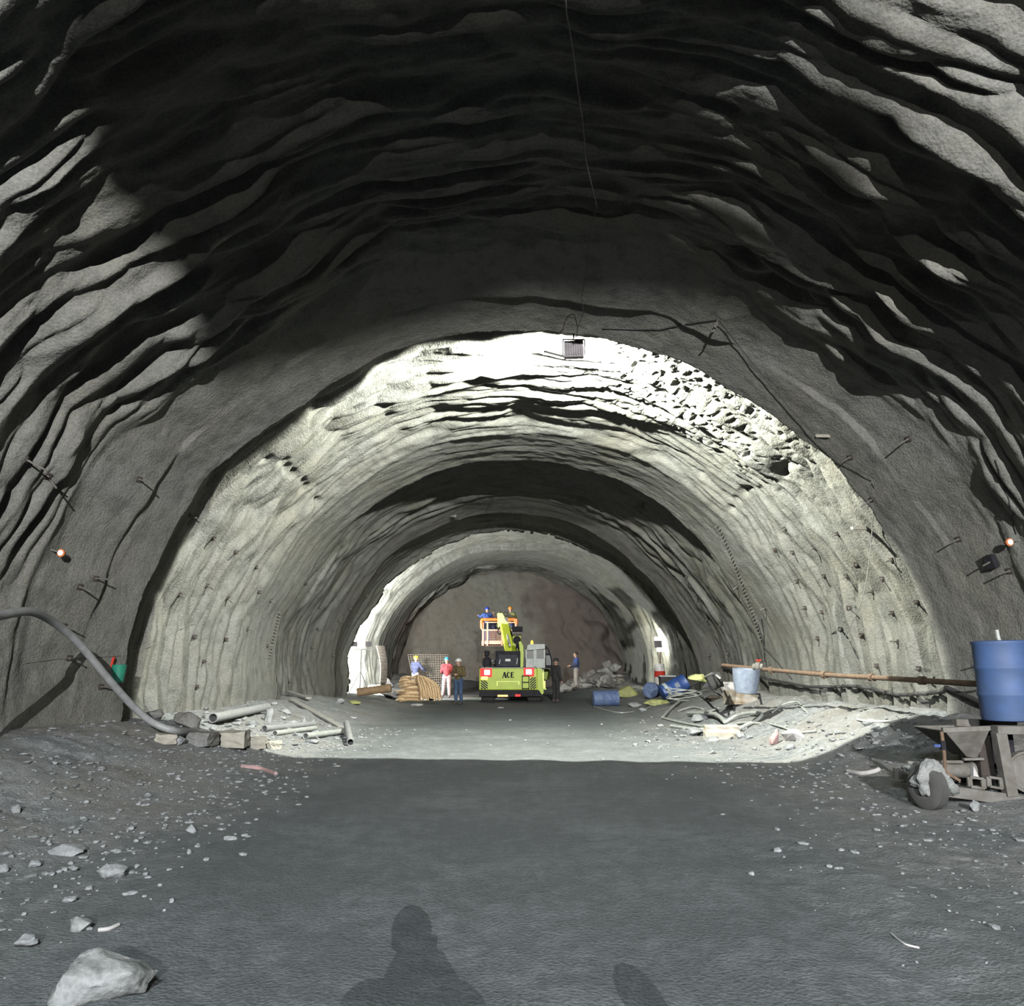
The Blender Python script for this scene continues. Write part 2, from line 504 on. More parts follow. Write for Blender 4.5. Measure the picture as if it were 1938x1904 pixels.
def frame_of(d):
    d = Vector(d).normalized()
    up = Vector((0, 0, 1)) if abs(d.z) < .95 else Vector((0, 1, 0))
    x = d.cross(up).normalized()
    y = x.cross(d).normalized()
    return Matrix((x, d, y)).transposed()   # local y runs along d


def bar(bm, p, q, w, h=None):
    p, q = Vector(p), Vector(q)
    box(bm, (p + q) / 2, (w, (q - p).length, h or w), frame_of(q - p))


def smooth_path(pts, n=6):
    pts = [Vector(p) for p in pts]
    if len(pts) < 3 or n <= 1:
        return pts
    out = []
    for i in range(len(pts) - 1):
        p0 = pts[max(i - 1, 0)]; p1 = pts[i]; p2 = pts[i + 1]; p3 = pts[min(i + 2, len(pts) - 1)]
        for k in range(n):
            t = k / n
            out.append(.5 * ((2 * p1) + (p2 - p0) * t + (2 * p0 - 5 * p1 + 4 * p2 - p3) * t * t + (3 * p1 - p0 - 3 * p2 + p3) * t ** 3))
    out.append(pts[-1])
    return out


def tube(bm, pts, r, seg=8, n=6, cap=True, r2=None):
    pts = smooth_path(pts, n)
    rings = []
    prev = None
    L = len(pts)
    for i, p in enumerate(pts):
        d = (pts[min(i + 1, L - 1)] - pts[max(i - 1, 0)])
        if d.length < 1e-9:
            d = Vector((0, 0, 1))
        d.normalize()
        if prev is None:
            a = d.orthogonal().normalized()
        else:
            a = (prev - d * prev.dot(d))
            a = a.normalized() if a.length > 1e-6 else d.orthogonal().normalized()
        prev = a
        b = d.cross(a)
        rr = r if r2 is None else r + (r2 - r) * i / (L - 1)
        rings.append([bm.verts.new(p + (a * math.cos(2 * PI * k / seg) + b * math.sin(2 * PI * k / seg)) * rr) for k in range(seg)])
    for i in range(L - 1):
        for k in range(seg):
            bm.faces.new((rings[i][k], rings[i][(k + 1) % seg], rings[i + 1][(k + 1) % seg], rings[i + 1][k]))
    if cap:
        bm.faces.new(rings[0][::-1])
        bm.faces.new(rings[-1])


def lathe(bm, prof_, origin, axis=(0, 0, 1), seg=28, closed=False):
    """prof_: list of (radius, height)"""
    R = frame_of(axis)
    origin = Vector(origin)
    rings = []
    for r, h in prof_:
        rings.append([bm.verts.new(origin + R @ Vector((r * math.cos(2 * PI * k / seg), h, r * math.sin(2 * PI * k / seg)))) for k in range(seg)])
    n = len(rings)
    for i in range(n if closed else n - 1):
        a, b = rings[i], rings[(i + 1) % n]
        for k in range(seg):
            bm.faces.new((a[k], a[(k + 1) % seg], b[(k + 1) % seg], b[k]))
    if not closed:
        if prof_[0][0] > 1e-4: bm.faces.new(rings[0][::-1])
        if prof_[-1][0] > 1e-4: bm.faces.new(rings[-1])


def hollow_pipe(bm, p, q, r, t=.12, seg=20):
    p, q = Vector(p), Vector(q)
    L = (q - p).length
    ri = r * (1 - t)
    lathe(bm, [(r, 0), (r, L), (ri, L), (ri, 0)], p, q - p, seg, closed=True)


def slab(bm, pts, thick_vec):
    """extruded polygon"""
    a = [bm.verts.new(Vector(p)) for p in pts]
    b = [bm.verts.new(Vector(p) + Vector(thick_vec)) for p in pts]
    n = len(a)
    bm.faces.new(a)
    bm.faces.new(b[::-1])
    for i in range(n):
        bm.faces.new((a[i], b[i], b[(i + 1) % n], a[(i + 1) % n]))


def rock_bm(c, s, seed, rotz=0, tilt=0, n=16, sub=2, rough=.05):
    r = random.Random(seed)
    bm = bmesh.new()
    for i in range(n):
        v = Vector((r.gauss(0, 1), r.gauss(0, 1), r.gauss(0, 1))).normalized() * r.uniform(.82, 1.0)
        v.z = max(v.z, -.55)
        bm.verts.new(v)
    g = bmesh.ops.convex_hull(bm, input=bm.verts)
    junk = [v for v in bm.verts if not v.link_faces]
    bmesh.ops.delete(bm, geom=junk, context='VERTS')
    bmesh.ops.bevel(bm, geom=list(bm.edges), offset=.05, segments=1, affect='EDGES', clamp_overlap=True)
    for v in bm.verts:
        if v.co.length > 1.0: v.co *= 1.0 / v.co.length
    bmesh.ops.remove_doubles(bm, verts=bm.verts, dist=.02)
    g = bmesh.ops.convex_hull(bm, input=bm.verts)
    bmesh.ops.delete(bm, geom=[f for f in bm.faces if f not in set(x for x in g['geom'] if isinstance(x, bmesh.types.BMFace))], context='FACES_ONLY')
    bmesh.ops.delete(bm, geom=[v for v in bm.verts if not v.link_faces], context='VERTS')
    bmesh.ops.triangulate(bm, faces=bm.faces)
    for _ in range(sub):
        bmesh.ops.subdivide_edges(bm, edges=bm.edges, cuts=1, use_grid_fill=True)
    M = Matrix.Translation(Vector(c)) @ Matrix.Rotation(rotz, 4, 'Z') @ Matrix.Rotation(tilt, 4, 'Y') @ Matrix.Diagonal((s[0], s[1], s[2], 1))
    for v in bm.verts:
        p = v.co * 1.6 + Vector((seed * 3.1, 0, 0))
        v.co += v.co.normalized() * (mnoise.fractal(p, 1.0, 2.0, 4) * rough * 2)
        v.co = M @ v.co
    return bm


def rubble_mass(name, items, mat, label, cat, sub=0):
    bm = bmesh.new()
    for i, (c, s) in enumerate(items):
        b2 = rock_bm(c, s, 1000 + i * 7 + len(items), rnd.uniform(0, 6), 0, 10, sub, .04)
        me = bpy.data.meshes.new('t')
        b2.to_mesh(me)
        b2.free()
        bm.from_mesh(me)
        bpy.data.meshes.remove(me)
    o = obj(name, bm, mat)
    return tag(o, label, cat, kind='stuff')
# ------------------------------------------------------------------ build the shell
PH, YY = phi[None, :], ys[:, None]
CX, RR = tunnel_r(PH, YY)
PHb = np.broadcast_to(PH, RR.shape)
TCO = np.stack([CX + RR * np.cos(PHb), np.broadcast_to(YY, RR.shape), Z0 + RR * np.sin(PHb)], -1)
du = np.gradient(TCO, axis=1)
dv = np.gradient(TCO, axis=0)
NR = np.cross(du, dv)
NR /= np.linalg.norm(NR, axis=-1, keepdims=True) + 1e-12
inward = np.stack([CX - TCO[..., 0], 0 * CX, Z0 - TCO[..., 2]], -1)
sgn = np.sign((NR * inward).sum(-1).mean())
NR *= sgn
iA = int(np.searchsorted(phi, .80))
iB = int(np.searchsorted(phi, PI - .80))
for nm, a, b in (('wall_right', 0, iA + 1), ('ceiling', iA, iB + 1), ('wall_left', iB, NPHI)):
    co = TCO[:, a:b]
    nr = NR[:, a:b]
    if sgn > 0:
        co, nr = co, nr
    else:
        co, nr = co[:, ::-1], nr[:, ::-1]
    me = grid_mesh(nm, co, nr)
    tag(link(nm, me, M_SHOT), kind='structure')

# ground
gy = np.concatenate([np.arange(-18, 3.4, .2), np.arange(3.4, 9, .032), np.arange(9, 15, .05), np.arange(15, 26, .09), np.arange(26, 52.5, .2)])
gx = np.concatenate([np.arange(-9.5, -4.2, .075), np.arange(-4.2, 4.8, .04), np.arange(4.8, 9.6, .075)])
GX, GY = np.meshgrid(gx, gy)
GZ = ground_z(GX, GY)
GCO = np.stack([GX, GY, GZ], -1)
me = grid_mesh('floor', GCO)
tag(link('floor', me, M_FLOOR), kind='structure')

# heading face at the far end
fx = np.arange(-9, 9.05, .09)
fz = np.arange(-.8, 9.5, .09)
FX, FZ = np.meshgrid(fx, fz)
rg = .35 + .9 * sst((FX - 1.5) / 3.5)
FY = 49.3 - .035 * (FX ** 2 + (FZ - 2) ** 2) * .5 + .55 * rg * fbm(FX / 2.2, FZ / 2.2, 3, 200) - .7 * rg * np.abs(fbm(FX / 1.1 + .4 * FZ, FZ / 1.6, 3, 204)) - .9 * sst((FX - 2.2) / 3) * sst((4.5 - FZ) / 4)
me = grid_mesh('wall_far', np.stack([FX, FY, FZ], -1))
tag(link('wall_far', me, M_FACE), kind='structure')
# bulkhead behind the camera
bm = BM()
box(bm, (0, -18.2, 4), (20, .3, 12))
tag(obj('wall_near', bm, M_SHOT), kind='structure')


# ray casting against shell and ground, for things fixed to them
def bvh_grid(co, stp=(2, 2)):
    c = co[::stp[0], ::stp[1]]
    h, w, _ = c.shape
    i = np.arange(h * w).reshape(h, w)
    q = np.stack([i[:-1, :-1], i[:-1, 1:], i[1:, 1:], i[1:, :-1]], -1).reshape(-1, 4)
    return BVHTree.FromPolygons(c.reshape(-1, 3).tolist(), q.tolist())


BT = bvh_grid(TCO)
BG = bvh_grid(GCO, (2, 2))


def hit(px, py, which='both'):
    d = ray(px, py).normalized()
    best = None
    for t, k in ((BT, 'wall'), (BG, 'floor')):
        if which not in ('both', k):
            continue
        loc, n, i, dist = t.ray_cast(CAM, d, 100)
        if loc is not None and (best is None or dist < best[2]):
            if n.dot(d) > 0:
                n = -n
            best = (loc, n, dist)
    if best is None:
        return P(px, py, 20), Vector((0, -1, 0)), 20
    return best


def G(px, py):
    return hit(px, py, 'floor')[0]


def wall_path(pts, r, lift=0.0, which='both'):
    out = []
    dense = []
    for (x0, y0), (x1, y1) in zip(pts[:-1], pts[1:]):
        k = max(1, int(math.hypot(x1 - x0, y1 - y0) / 9))
        dense += [(x0 + (x1 - x0) * i / k, y0 + (y1 - y0) * i / k) for i in range(k)]
    pts = dense + [pts[-1]]
    for px, py in pts:
        l, n, _ = hit(px, py, which)
        out.append(l + n * (r + lift))
    return out


# ------------------------------------------------------------------ lights
def point(name, loc, power, color, radius=.1, spot=None, aim=None, blend=.02):
    ld = bpy.data.lights.new(name, 'SPOT' if spot else 'POINT')
    ld.energy = power
    ld.color = color
    ld.shadow_soft_size = radius
    if spot:
        ld.spot_size = math.radians(spot)
        ld.spot_blend = blend
    o = bpy.data.objects.new(name, ld)
    COL.objects.link(o)
    o.location = loc
    if aim is not None:
        o.rotation_euler = Vector(aim).to_track_quat('-Z', 'Y').to_euler()
    return o


def area(name, loc, aim, power, color, sx, sy):
    ld = bpy.data.lights.new(name, 'AREA')
    ld.shape = 'RECTANGLE'
    ld.size = sx
    ld.size_y = sy
    ld.energy = power
    ld.color = color
    o = bpy.data.objects.new(name, ld)
    COL.objects.link(o)
    o.location = loc
    o.rotation_euler = Vector(aim).to_track_quat('-Z', 'Y').to_euler()
    return o


# floodlight under the crown past the first ring
LG = P(1086, 662, 13.75)
point('crown_floodlight_beam', LG + Vector((0, .16, -.02)), 15500, (1.0, 1.0, .90), .08, 179, (.09, 1, -.06), .015)
# twin floodlights on the left stand, past the third ring
LL = P(684, 1218, 33.9)
point('stand_floodlight_beam', LL + Vector((-.3, .2, 0)), 6000, (1.0, 1.0, .94), .12, 176, (-.1, 1, .12), .03)
point('stand_floodlight_beam', LL + Vector((.3, .2, 0)), 6000, (1.0, 1.0, .94), .12, 176, (-.05, 1, -.04), .03)
# mast floodlight on the right
LR = P(1247, 1215, 36.5)
point('mast_floodlight_beam', LR + Vector((.15, .1, .1)), 1500, (1.0, .98, .8), .12, 170, (.9, .5, .1), .03)
# rear floodlight, then two added fills, all behind the camera
LB = Vector((1.95, -14.6, 6.0))
point('rear_floodlight_beam', LB, 88000, (1.0, .98, .98), .004, 76, (0, 1, .25), .6)
point('rear_wall_fill', (-1.6, -9, 6.55), 2300, (1.0, .95, .93), .06, 95, (0, 1, -.05), .5)  # unseen fill added to light lumps on the near roof and walls
point('rear_floor_fill', (-1.0, -3.5, 5.6), 8600, (.88, .96, 1.0), .5, 92, (.1, 1, -.95), .7)  # unseen fill added to brighten the foreground floor

w = bpy.data.worlds.new('world')
SC.world = w
w.use_nodes = True
w.node_tree.nodes['Background'].inputs[0].default_value = (.5, .6, .7, 1)
w.node_tree.nodes['Background'].inputs[1].default_value = .02
SC.cycles.diffuse_bounces = 1
SC.cycles.adaptive_threshold = .02
SC.view_settings.view_transform = 'Standard'
SC.view_settings.look = 'None'
SC.view_settings.exposure = 0
SC.view_settings.gamma = 1
UP = Vector((0, 0, 1))


# ------------------------------------------------------------------ lamps
def flood_head(parent, c, aim, s=.34, name='lamp_housing', back=True):
    """box floodlight seen from behind: finned housing, lit glass on the far side"""
    R = frame_of(aim)
    bm = BM()
    box(bm, c, (s, s * .28, s * .9), R)
    for k in range(-3, 4):
        box(bm, Vector(c) - R @ Vector((-k * s * .12, s * .18, 0)), (s * .03, s * .12, s * .7), R)
    obj(name, bm, M_LAMPH, parent)
    bm = BM()
    box(bm, Vector(c) + R @ Vector((0, s * .15, 0)), (s * .88, s * .02, s * .78), R)
    obj('lamp_glass', bm, M_LAMPON, parent)


t = thing('floodlight', 'grey box floodlight hung under the crown of the first lining ring', 'floodlight', LG)
flood_head(t, LG, (.09, 1, -.06), .36)
top = hit(1086, 640, 'wall')[0]
bm = BM()
for sx in (-1, 1):
    bar(bm, LG + Vector((sx * .2, 0, -.1)), LG + Vector((sx * .2, 0, .2)), .025)
bar(bm, LG + Vector((-.2, 0, .2)), LG + Vector((.2, 0, .2)), .025)
bar(bm, LG + Vector((0, 0, .2)), LG + Vector((0, 0.02, .52)), .03)
obj('bracket', bm, M_DUSTM, t)
bm = BM()
a = P(1030, 665, 13.9)
bar(bm, a, LG + Vector((-.15, .05, -.12)), .05, .03)
obj('arm', bm, M_DUSTM, t)

# rear floodlight and an added mask cut to shade the roof, behind the camera
t = thing('floodlight', 'floodlight with an added shade mask on a mast behind the viewer', 'floodlight', (LB.x, LB.y, 0))
edge = []
HD = .5
for px, py in [(130, 30), (150, 200), (205, 380), (330, 505), (388, 640), (402, 735), (560, 692), (660, 668), (760, 636), (900, 600), (1000, 578), (1060, 584), (1110, 590), (1180, 572), (1250, 574), (1400, 602), (1510, 645), (1500, 540), (1450, 410), (1390, 300), (1370, 180), (1390, 40)]:
    l = hit(px, py, 'wall')[0]
    if 560 <= px < 1520 and py > 565 or (px, py) == (402, 735):
        pass
    dr = l - LB
    edge.append(LB + dr * (HD / dr.y))
edge = [edge[0] + Vector((-.03, 0, .35))] + edge + [edge[-1] + Vector((.03, 0, .35))]
bm = BM()
slab(bm, edge, (0, -.004, 0))
obj('shade_mask', bm, M_BLACK, t)
bm = BM()
box(bm, LB + Vector((0, -.16, 0)), (.4, .12, .3))
obj('lamp_housing', bm, M_LAMPH, t)
bm = BM()
tube(bm, [(LB.x, LB.y - .16, gz(LB.x, LB.y) - .02), (LB.x, LB.y - .16, LB.z - .1)], .04, 10, 1)
obj('pole', bm, M_DUSTM, t)

# twin floodlights on a stand at the left wall
t = thing('floodlight_stand', 'stand with two square floodlights against the glaring white left wall', 'floodlight', (LL.x, LL.y, gz(LL.x, LL.y)))
for px in (671, 698):
    flood_head(t, P(px, 1219, 33.9), (-.05, 1, .1), .24)
bm = BM()
a, b_ = P(664, 1229, 33.9), P(708, 1229, 33.9)
bar(bm, a, b_, .045)
obj('crossbar', bm, M_WHITE, t)
bm = BM()
m_ = P(684, 1229, 33.9)
tube(bm, [m_, (m_.x, m_.y, gz(m_.x, m_.y) - .05)], .03, 8, 1)
for s in (-1, 1):
    bar(bm, (m_.x, m_.y, m_.z - .9), (m_.x + s * .45, m_.y - .2, gz(m_.x, m_.y) - .02), .03)
obj('pole', bm, M_WHITE, t)

# mast floodlight on the right with a reflective drum at its foot
base = G(1250, 1296)
dm = 36.5
bx = P(1249, 1215, dm)
gb = gz(bx.x, dm)
t = thing('floodlight_mast', 'lit floodlight cluster on a thin mast behind the blue drums on the right', 'floodlight', (bx.x, dm, gb))
flood_head(t, P(1246, 1219, dm - .1), (.6, 1, .1), .36)
bm = BM()
box(bm, P(1248, 1209, dm), (.42, .12, .16))
box(bm, P(1256, 1214, dm), (.14, .12, .38))
box(bm, P(1250, 1228, dm), (.30, .12, .22))
obj('lit_lamp', bm, M_LAMPON, t)
bm = BM()
tube(bm, [P(1249, 1232, dm), (bx.x, dm, gb - .05)], .035, 8, 1)
obj('pole', bm, M_RUST, t)
c0 = P(1249, 1285, dm - .6)
gb2 = gz(c0.x, dm - .6)
h = P(1249, 1256, dm - .6).z
t = thing('traffic_drum', 'pale traffic drum with a red band standing at the foot of the floodlight mast', 'barrel', (c0.x, dm - .6, gb2))
bm = BM()
lathe(bm, [(.24, -.05), (.24, (h - gb2) * .45), (.21, (h - gb2) * .97), (.19, h - gb2)], (c0.x, dm - .6, gb2))
obj('body', bm, M_WHITE, t, True)
bm = BM()
z1 = (P(0, 1281, dm - .6).z - gb2)
z2 = (P(0, 1270, dm - .6).z - gb2)
lathe(bm, [(.245, z1), (.235, z2), (.2, z2), (.2, z1)], (c0.x, dm - .6, gb2), closed=True)
obj('red_band', bm, M_RED, t, True)
# little cabinet at the foot of it
c0 = P(1262, 1288, dm - 1.2)
t = thing('control_box', 'small dark control box with a pale lid beside the traffic drum', 'box', (c0.x, dm - 1.2, gz(c0.x, dm - 1.2)))
bm = BM()
box(bm, (c0.x, dm - 1.2, c0.z - .15), (.62, .4, .62))
obj('body', bm, M_TARP, t)
bm = BM()
box(bm, (c0.x, dm - 1.2, c0.z + .19), (.7, .46, .05))
obj('lid', bm, M_WHITEB, t)


# ------------------------------------------------------------------ stones on the left bank and the track
def stone(px, py, w, h_, label, seed, group=None, mat=None, depth=None, sub=2, rz=0, tilt=0, name='stone'):
    """px,py: centre of the stone's footprint; w,h_: its size in photo pixels"""
    l = G(px, py)
    fwd = F / math.hypot(F, 952 - py) * (l - CAM).length
    k = l.y * math.hypot(1, 0) / (ray(px, py).y / 1.0)
    sx, sz = w * k * .5, h_ * k * .56
    bm = rock_bm((0, 0, 0), (sx, (depth or .8) * sx, sz), seed, rz, tilt, 16, sub)
    mz = min(v.co.z for v in bm.verts)
    for v in bm.verts:
        v.co.z -= mz + sz * .16
    o = obj(name, bm, mat or M_STONE2, None, True)
    o.location = (l.x, l.y, l.z)
    return tag(o, label, 'stone', group)


stone(186, 1884, 212, 104, 'large pale boulder with dark patches lying on the ground in the front left corner', 3, mat=M_STONE, sub=3, rz=.3, depth=.62, name='boulder')
stone(48, 1792, 50, 30, 'pale wedge shaped stone left of and just behind the large front boulder', 5, tilt=-.3)
stone(154, 1760, 52, 38, 'blocky grey and white stone behind the large front boulder', 6, mat=M_STONE)
stone(212, 1658, 64, 32, 'pale triangular stone with a flat base on the left side of the track', 8)
stone(137, 1650, 24, 16, 'small pale stone just left of the triangular stone', 9)
stone(128, 1618, 74, 28, 'wide flat pale stone half sunk in the left bank', 10, depth=.7)
stone(66, 1640, 28, 18, 'pale lump left of the wide sunken stone', 11)
stone(4, 1650, 24, 26, 'pale stone cut by the left edge of the picture', 12)
stone(29, 1538, 22, 22, 'pointed pale stone standing up on the crest of the left bank', 13, depth=.8)
stone(134, 1706, 36, 14, 'flat whitish stone behind the blocky stone', 14)
stone(168, 1684, 18, 10, 'small rounded stone in front of the triangular stone', 15)
stone(361, 1576, 24, 20, 'broken pale stone with a dark hollow at the edge of the left bank', 16)
stone(436, 1590, 30, 12, 'smooth white elongated stone farthest out on the left of the track', 17, depth=.6)
stone(247, 1570, 24, 11, 'slim leaf shaped stone lying on the left bank', 18, rz=.4)
stone(358, 1616, 11, 13, 'little upright egg shaped stone on the left of the track', 19)
stone(325, 1708, 12, 10, 'lone small pale stone on bare mud, right of the triangular stone', 20)
stone(259, 1642, 17, 8, 'small flat stone right behind the triangular stone', 21)
stone(45, 1732, 16, 8, 'small stone just behind the wedge shaped stone', 22)
stone(1472, 1612, 18, 12, 'small pale cube of stone on the right half of the track', 23)
stone(1422, 1656, 14, 12, 'tiny pale stone just in front of the small cube of stone', 24)
stone(948, 1341, 16, 5, 'flat white scrap lying behind the crane', 25, name='scrap')
stone(1845, 1536, 26, 28, 'white pointed stone under the mixer frame', 26, tilt=.5)
stone(1812, 1562, 22, 5, 'flat whitish scrap beside the mixer wheel', 27, name='scrap')

r_ = random.Random(3)
n_small = 0
for i in range(95):
    px = r_.triangular(0, 560, 120)
    py = r_.triangular(1430, 1770, 1600)
    if py > 1480 + 0 and px > 470 - (py - 1500) * .7:
        continue
    w_ = r_.choice([5, 6, 7, 8, 10, 12, 15])
    stone(px, py, w_, w_ * r_.uniform(.45, .8), 'small pale stone, one of many strewn over the left bank', 100 + i, 'small stones strewn over the left bank', M_STONE2, sub=1)
    n_small += 1
for i in range(42):
    px = r_.uniform(1480, 1938)
    py = r_.triangular(1470, 1880, 1640)
    w_ = r_.choice([4, 5, 6, 8, 10])
    stone(px, py, w_, w_ * .6, 'small pale lump in the churned mud on the right', 300 + i, 'small lumps in the churned mud on the right', M_STONE, sub=1)
for i in range(34):
    px = r_.uniform(520, 1500)
    py = r_.triangular(1335, 1450, 1400)
    w_ = r_.choice([4, 5, 7])
    stone(px, py, w_, w_ * .5, 'small pale stone on the lamp-lit stretch of the track', 400 + i, 'small stones on the lamp-lit stretch of track', M_STONE, sub=1)

# crushed grit on both banks
bm = BM()
for i in range(4200):
    left = r_.random() < .62
    if left:
        x, y = r_.triangular(-7, -2.2, -4.6), r_.uniform(4.5, 20)
    else:
        x, y = r_.triangular(2.0, 6.9, 5.4), r_.uniform(5, 20)
    s = r_.choice([.006, .008, .010, .014, .02, .03])
    z = gz(x, y)
    M4 = Matrix.Translation((x, y, z + s * .3)) @ Matrix.Rotation(r_.uniform(0, 6), 4, 'Z') @ Matrix.Diagonal((s * r_.uniform(.8, 2.2), s, s * .5, 1))
    bmesh.ops.create_icosphere(bm, subdivisions=1, radius=1, matrix=M4)
tag(obj('gravel', bm, M_STONE2), 'crushed pale grit spread over both banks', 'gravel', kind='stuff')

# ------------------------------------------------------------------ left bank debris
bm = BM()
hp = [P(-330, 1420, 6.6), P(-230, 1270, 7.0), P(-110, 1200, 7.6), P(-30, 1172, 8.2), P(0, 1165, 8.6), P(60, 1158, 9.4), P(105, 1180, 10.2), P(150, 1219, 10.8), P(205, 1285, 11.4), P(250, 1335, 11.9), P(290, 1368, 12.2), P(335, 1384, 12.4)]
hp += [G(372, 1391) + UP * .06, G(410, 1398) + UP * .06]
tube(bm, hp, .052, 12, 10)
tag(obj('hose', bm, M_HOSE, None, True), 'thick grey hose arching down from the left edge to the concrete block', 'hose')
l, n, _ = hit(215, 1275, 'wall')
t = thing('bucket', 'green plastic bucket hung on the left wall behind the thick grey hose', 'bucket', l)
bm = BM()
c_ = l + n * .16 + Vector((0, -.1, 0))
lathe(bm, [(.08, -.14), (.115, .13), (.12, .14), (.10, .14), (.07, -.12)], c_, (0, 0, 1), 20)
obj('body', bm, M_GREEN, t, True)
bm = BM()
bar(bm, c_ + Vector((-.13, 0, .1)), c_ + Vector((-.10, 0, .26)), .03)
obj('handle', bm, M_RED, t)

# concrete blocks
def block(px, py, w, h_, dp, label, rz=0, mat=None, seed=0, name='concrete_block', tilt=0, cat='block'):
    l = G(px, py)
    k = l.y / ray(px, py).y
    bm = BM()
    box(bm, (0, 0, h_ * k / 2 - .02), (w * k, dp, h_ * k))
    bmesh.ops.subdivide_edges(bm, edges=bm.edges, cuts=3, use_grid_fill=True)
    r = random.Random(seed)
    for v in bm.verts:
        v.co += Vector((r.uniform(-1, 1), r.uniform(-1, 1), r.uniform(-1, 1))) * .018
    o = obj(name, bm, mat or M_CONC, None)
    o.location = l
    o.rotation_euler = (0, tilt, rz)
    bv = o.modifiers.new('bevel', 'BEVEL'); bv.width = .012; bv.segments = 2; bv.limit_method = 'ANGLE'
    return tag(o, label, cat)


block(432, 1412, 68, 30, .45, 'pale concrete block at the end of the thick grey hose', .12, seed=1)
block(382, 1408, 46, 24, .4, 'darker grey block butted against the left side of the pale concrete block', -.1, M_RUBBLE, 2)
block(485, 1414, 34, 22, .4, 'low broken block just right of the pale concrete block', .3, M_CONC, 3)
block(512, 1415, 26, 13, .3, 'small yellowish broken block lying right of the low broken block', -.3, M_CONC, 4)
block(318, 1404, 40, 18, .4, 'yellowish broken block left of the dark grey block', .2, M_CONC, 5)
stone(334, 1408, 44, 22, 'pale jagged stone in front of the yellowish broken block', 31)
stone(352, 1378, 64, 44, 'grey rock slab leaning on the left wall under the hose', 32, mat=M_RUBBLE, tilt=.4)
stone(290, 1362, 50, 34, 'dark grey rock leaning on the left wall beside the hose', 33, mat=M_RUBBLE)

# steel pipes
def pipe(a, b_, r, label, mat=None, seg=18):
    a, b_ = Vector(a), Vector(b_)
    bm = BM()
    hollow_pipe(bm, (0, 0, 0), b_ - a, r, .14, seg)
    o = obj('pipe', bm, mat or M_HOSE, None, True)
    o.location = a
    return tag(o, label, 'pipe')


def gl(px, py, lift):
    return G(px, py) + UP * lift


pipe(gl(402, 1372, .12), gl(505, 1352, .16), .085, 'large grey pipe with a dark open end lying along the left wall')
pipe(gl(500, 1386, .07), gl(592, 1377, .08), .06, 'grey pipe lying flat in the rubble right of the concrete blocks')
pipe(gl(520, 1393, .05), gl(596, 1385, .08), .05, 'thin pale pipe lying just in front of the flat grey pipe', M_PALEH)
pipe(gl(578, 1400, .07), gl(650, 1390, .07), .06, 'pale pipe lying on the ground behind the short pipe with the open end', M_PALEH)
a = G(663, 1412); b_ = G(655, 1388)
pipe(a + UP * .07, b_ + UP * .22, .068, 'short grey pipe pointing at the viewer with a dark open end')
# planks
bm = BM()
bar(bm, gl(552, 1330, .08), gl(645, 1378, .03), .16, .04)
o = obj('plank', bm, M_PLANK, None)
tag(o, 'long dusty plank sloping down from the left wall towards the short pipe', 'plank')
bm = BM()
bar(bm, gl(545, 1317, .12), gl(584, 1327, .08), .16, .05)
tag(obj('plank', bm, M_PLANK, None), 'short plank end sticking out of the left wall rubble above the long plank', 'plank')
for (px, py, w_, h_, sd, lb) in [
    (540, 1350, 36, 14, 41, 'flat pale stone on the rubble above the grey pipe'),
    (508, 1366, 20, 40, 42, 'upright narrow stone where the large pipe ends'),
    (552, 1372, 30, 14, 43, 'pale broken stone behind the flat grey pipe'),
    (575, 1368, 12, 12, 44, 'first small knob of stone right of the pale broken stone'),
    (592, 1370, 14, 13, 45, 'second small knob of stone nearest the long plank'),
    (476, 1374, 30, 14, 46, 'pale stone under the large grey pipe'),
    (520, 1334, 16, 10, 47, 'little stone at the foot of the left wall above the flat pale stone'),
    (430, 1352, 26, 12, 48, 'pale stone lying behind the large grey pipe'),
    (642, 1332, 22, 14, 49, 'pale stone lying left of the yellow sheet scraps'),
    (668, 1360, 18, 6, 50, 'flat pale scrap on the dark track behind the short pipe'),
    (590, 1406, 34, 10, 51, 'long lumpy pale stone in front of the flat grey pipe')]:
    stone(px, py, w_, h_, lb, sd)
bm = BM()
tube(bm, [gl(455, 1452, .01), gl(480, 1455, .02), gl(500, 1458, .01), gl(522, 1466, .01)], .03, 6, 4)
tag(obj('rag', bm, M_SACKP, None, True), 'pinkish rag trodden into the mud left of the track', 'rag')
rb = []
for i in range(60):
    px, py = r_.uniform(330, 640), r_.triangular(1335, 1420, 1385)
    if px > 560 and py < 1350: continue
    g_ = G(px, py)
    s_ = r_.uniform(.03, .10)
    rb.append(((g_.x, g_.y, g_.z + s_ * .2), (s_ * 1.4, s_, s_ * .7)))
rubble_mass('rubble', rb, M_STONE2, 'loose pale rubble along the foot of the left wall', 'rubble')

# scraps near the twin floodlights
bm = BM()
lathe(bm, [(.001, 0), (.15, 0), (.15, 1.25), (.001, 1.25)], gl(676, 1322, .22), P(706, 1312, 33) - P(676, 1316, 33), 14)
tag(obj('log', bm, M_WOOD, None, True), 'brown timber log lying under the twin floodlights', 'log')
for i, (px, py, w_, h_, lb) in enumerate([(722, 1302, 44, 28, 'bulging white sack below the left mesh panel'), (708, 1310, 36, 20, 'white sack slumped between the timber log and the bulging sack'),
                                          (742, 1322, 54, 20, 'long white plastic sheet spilling onto the floor left of the tan bundle')]):
    o = stone(px, py, w_, h_, lb, 60 + i, mat=M_SACK, name='sack' if i < 2 else 'plastic_sheet')
    o['category'] = 'sack' if i < 2 else 'sheet'
stone(668, 1332, 34, 12, 'yellowish crumpled sheet scraps under the timber log', 66, mat=M_YSHEET, name='sheet_scrap')['category'] = 'scrap'
stone(790, 1336, 30, 6, 'pale crumbs of sacking at the foot of the tan bundle', 67, mat=M_SACK, name='sheet_scrap')['category'] = 'scrap'

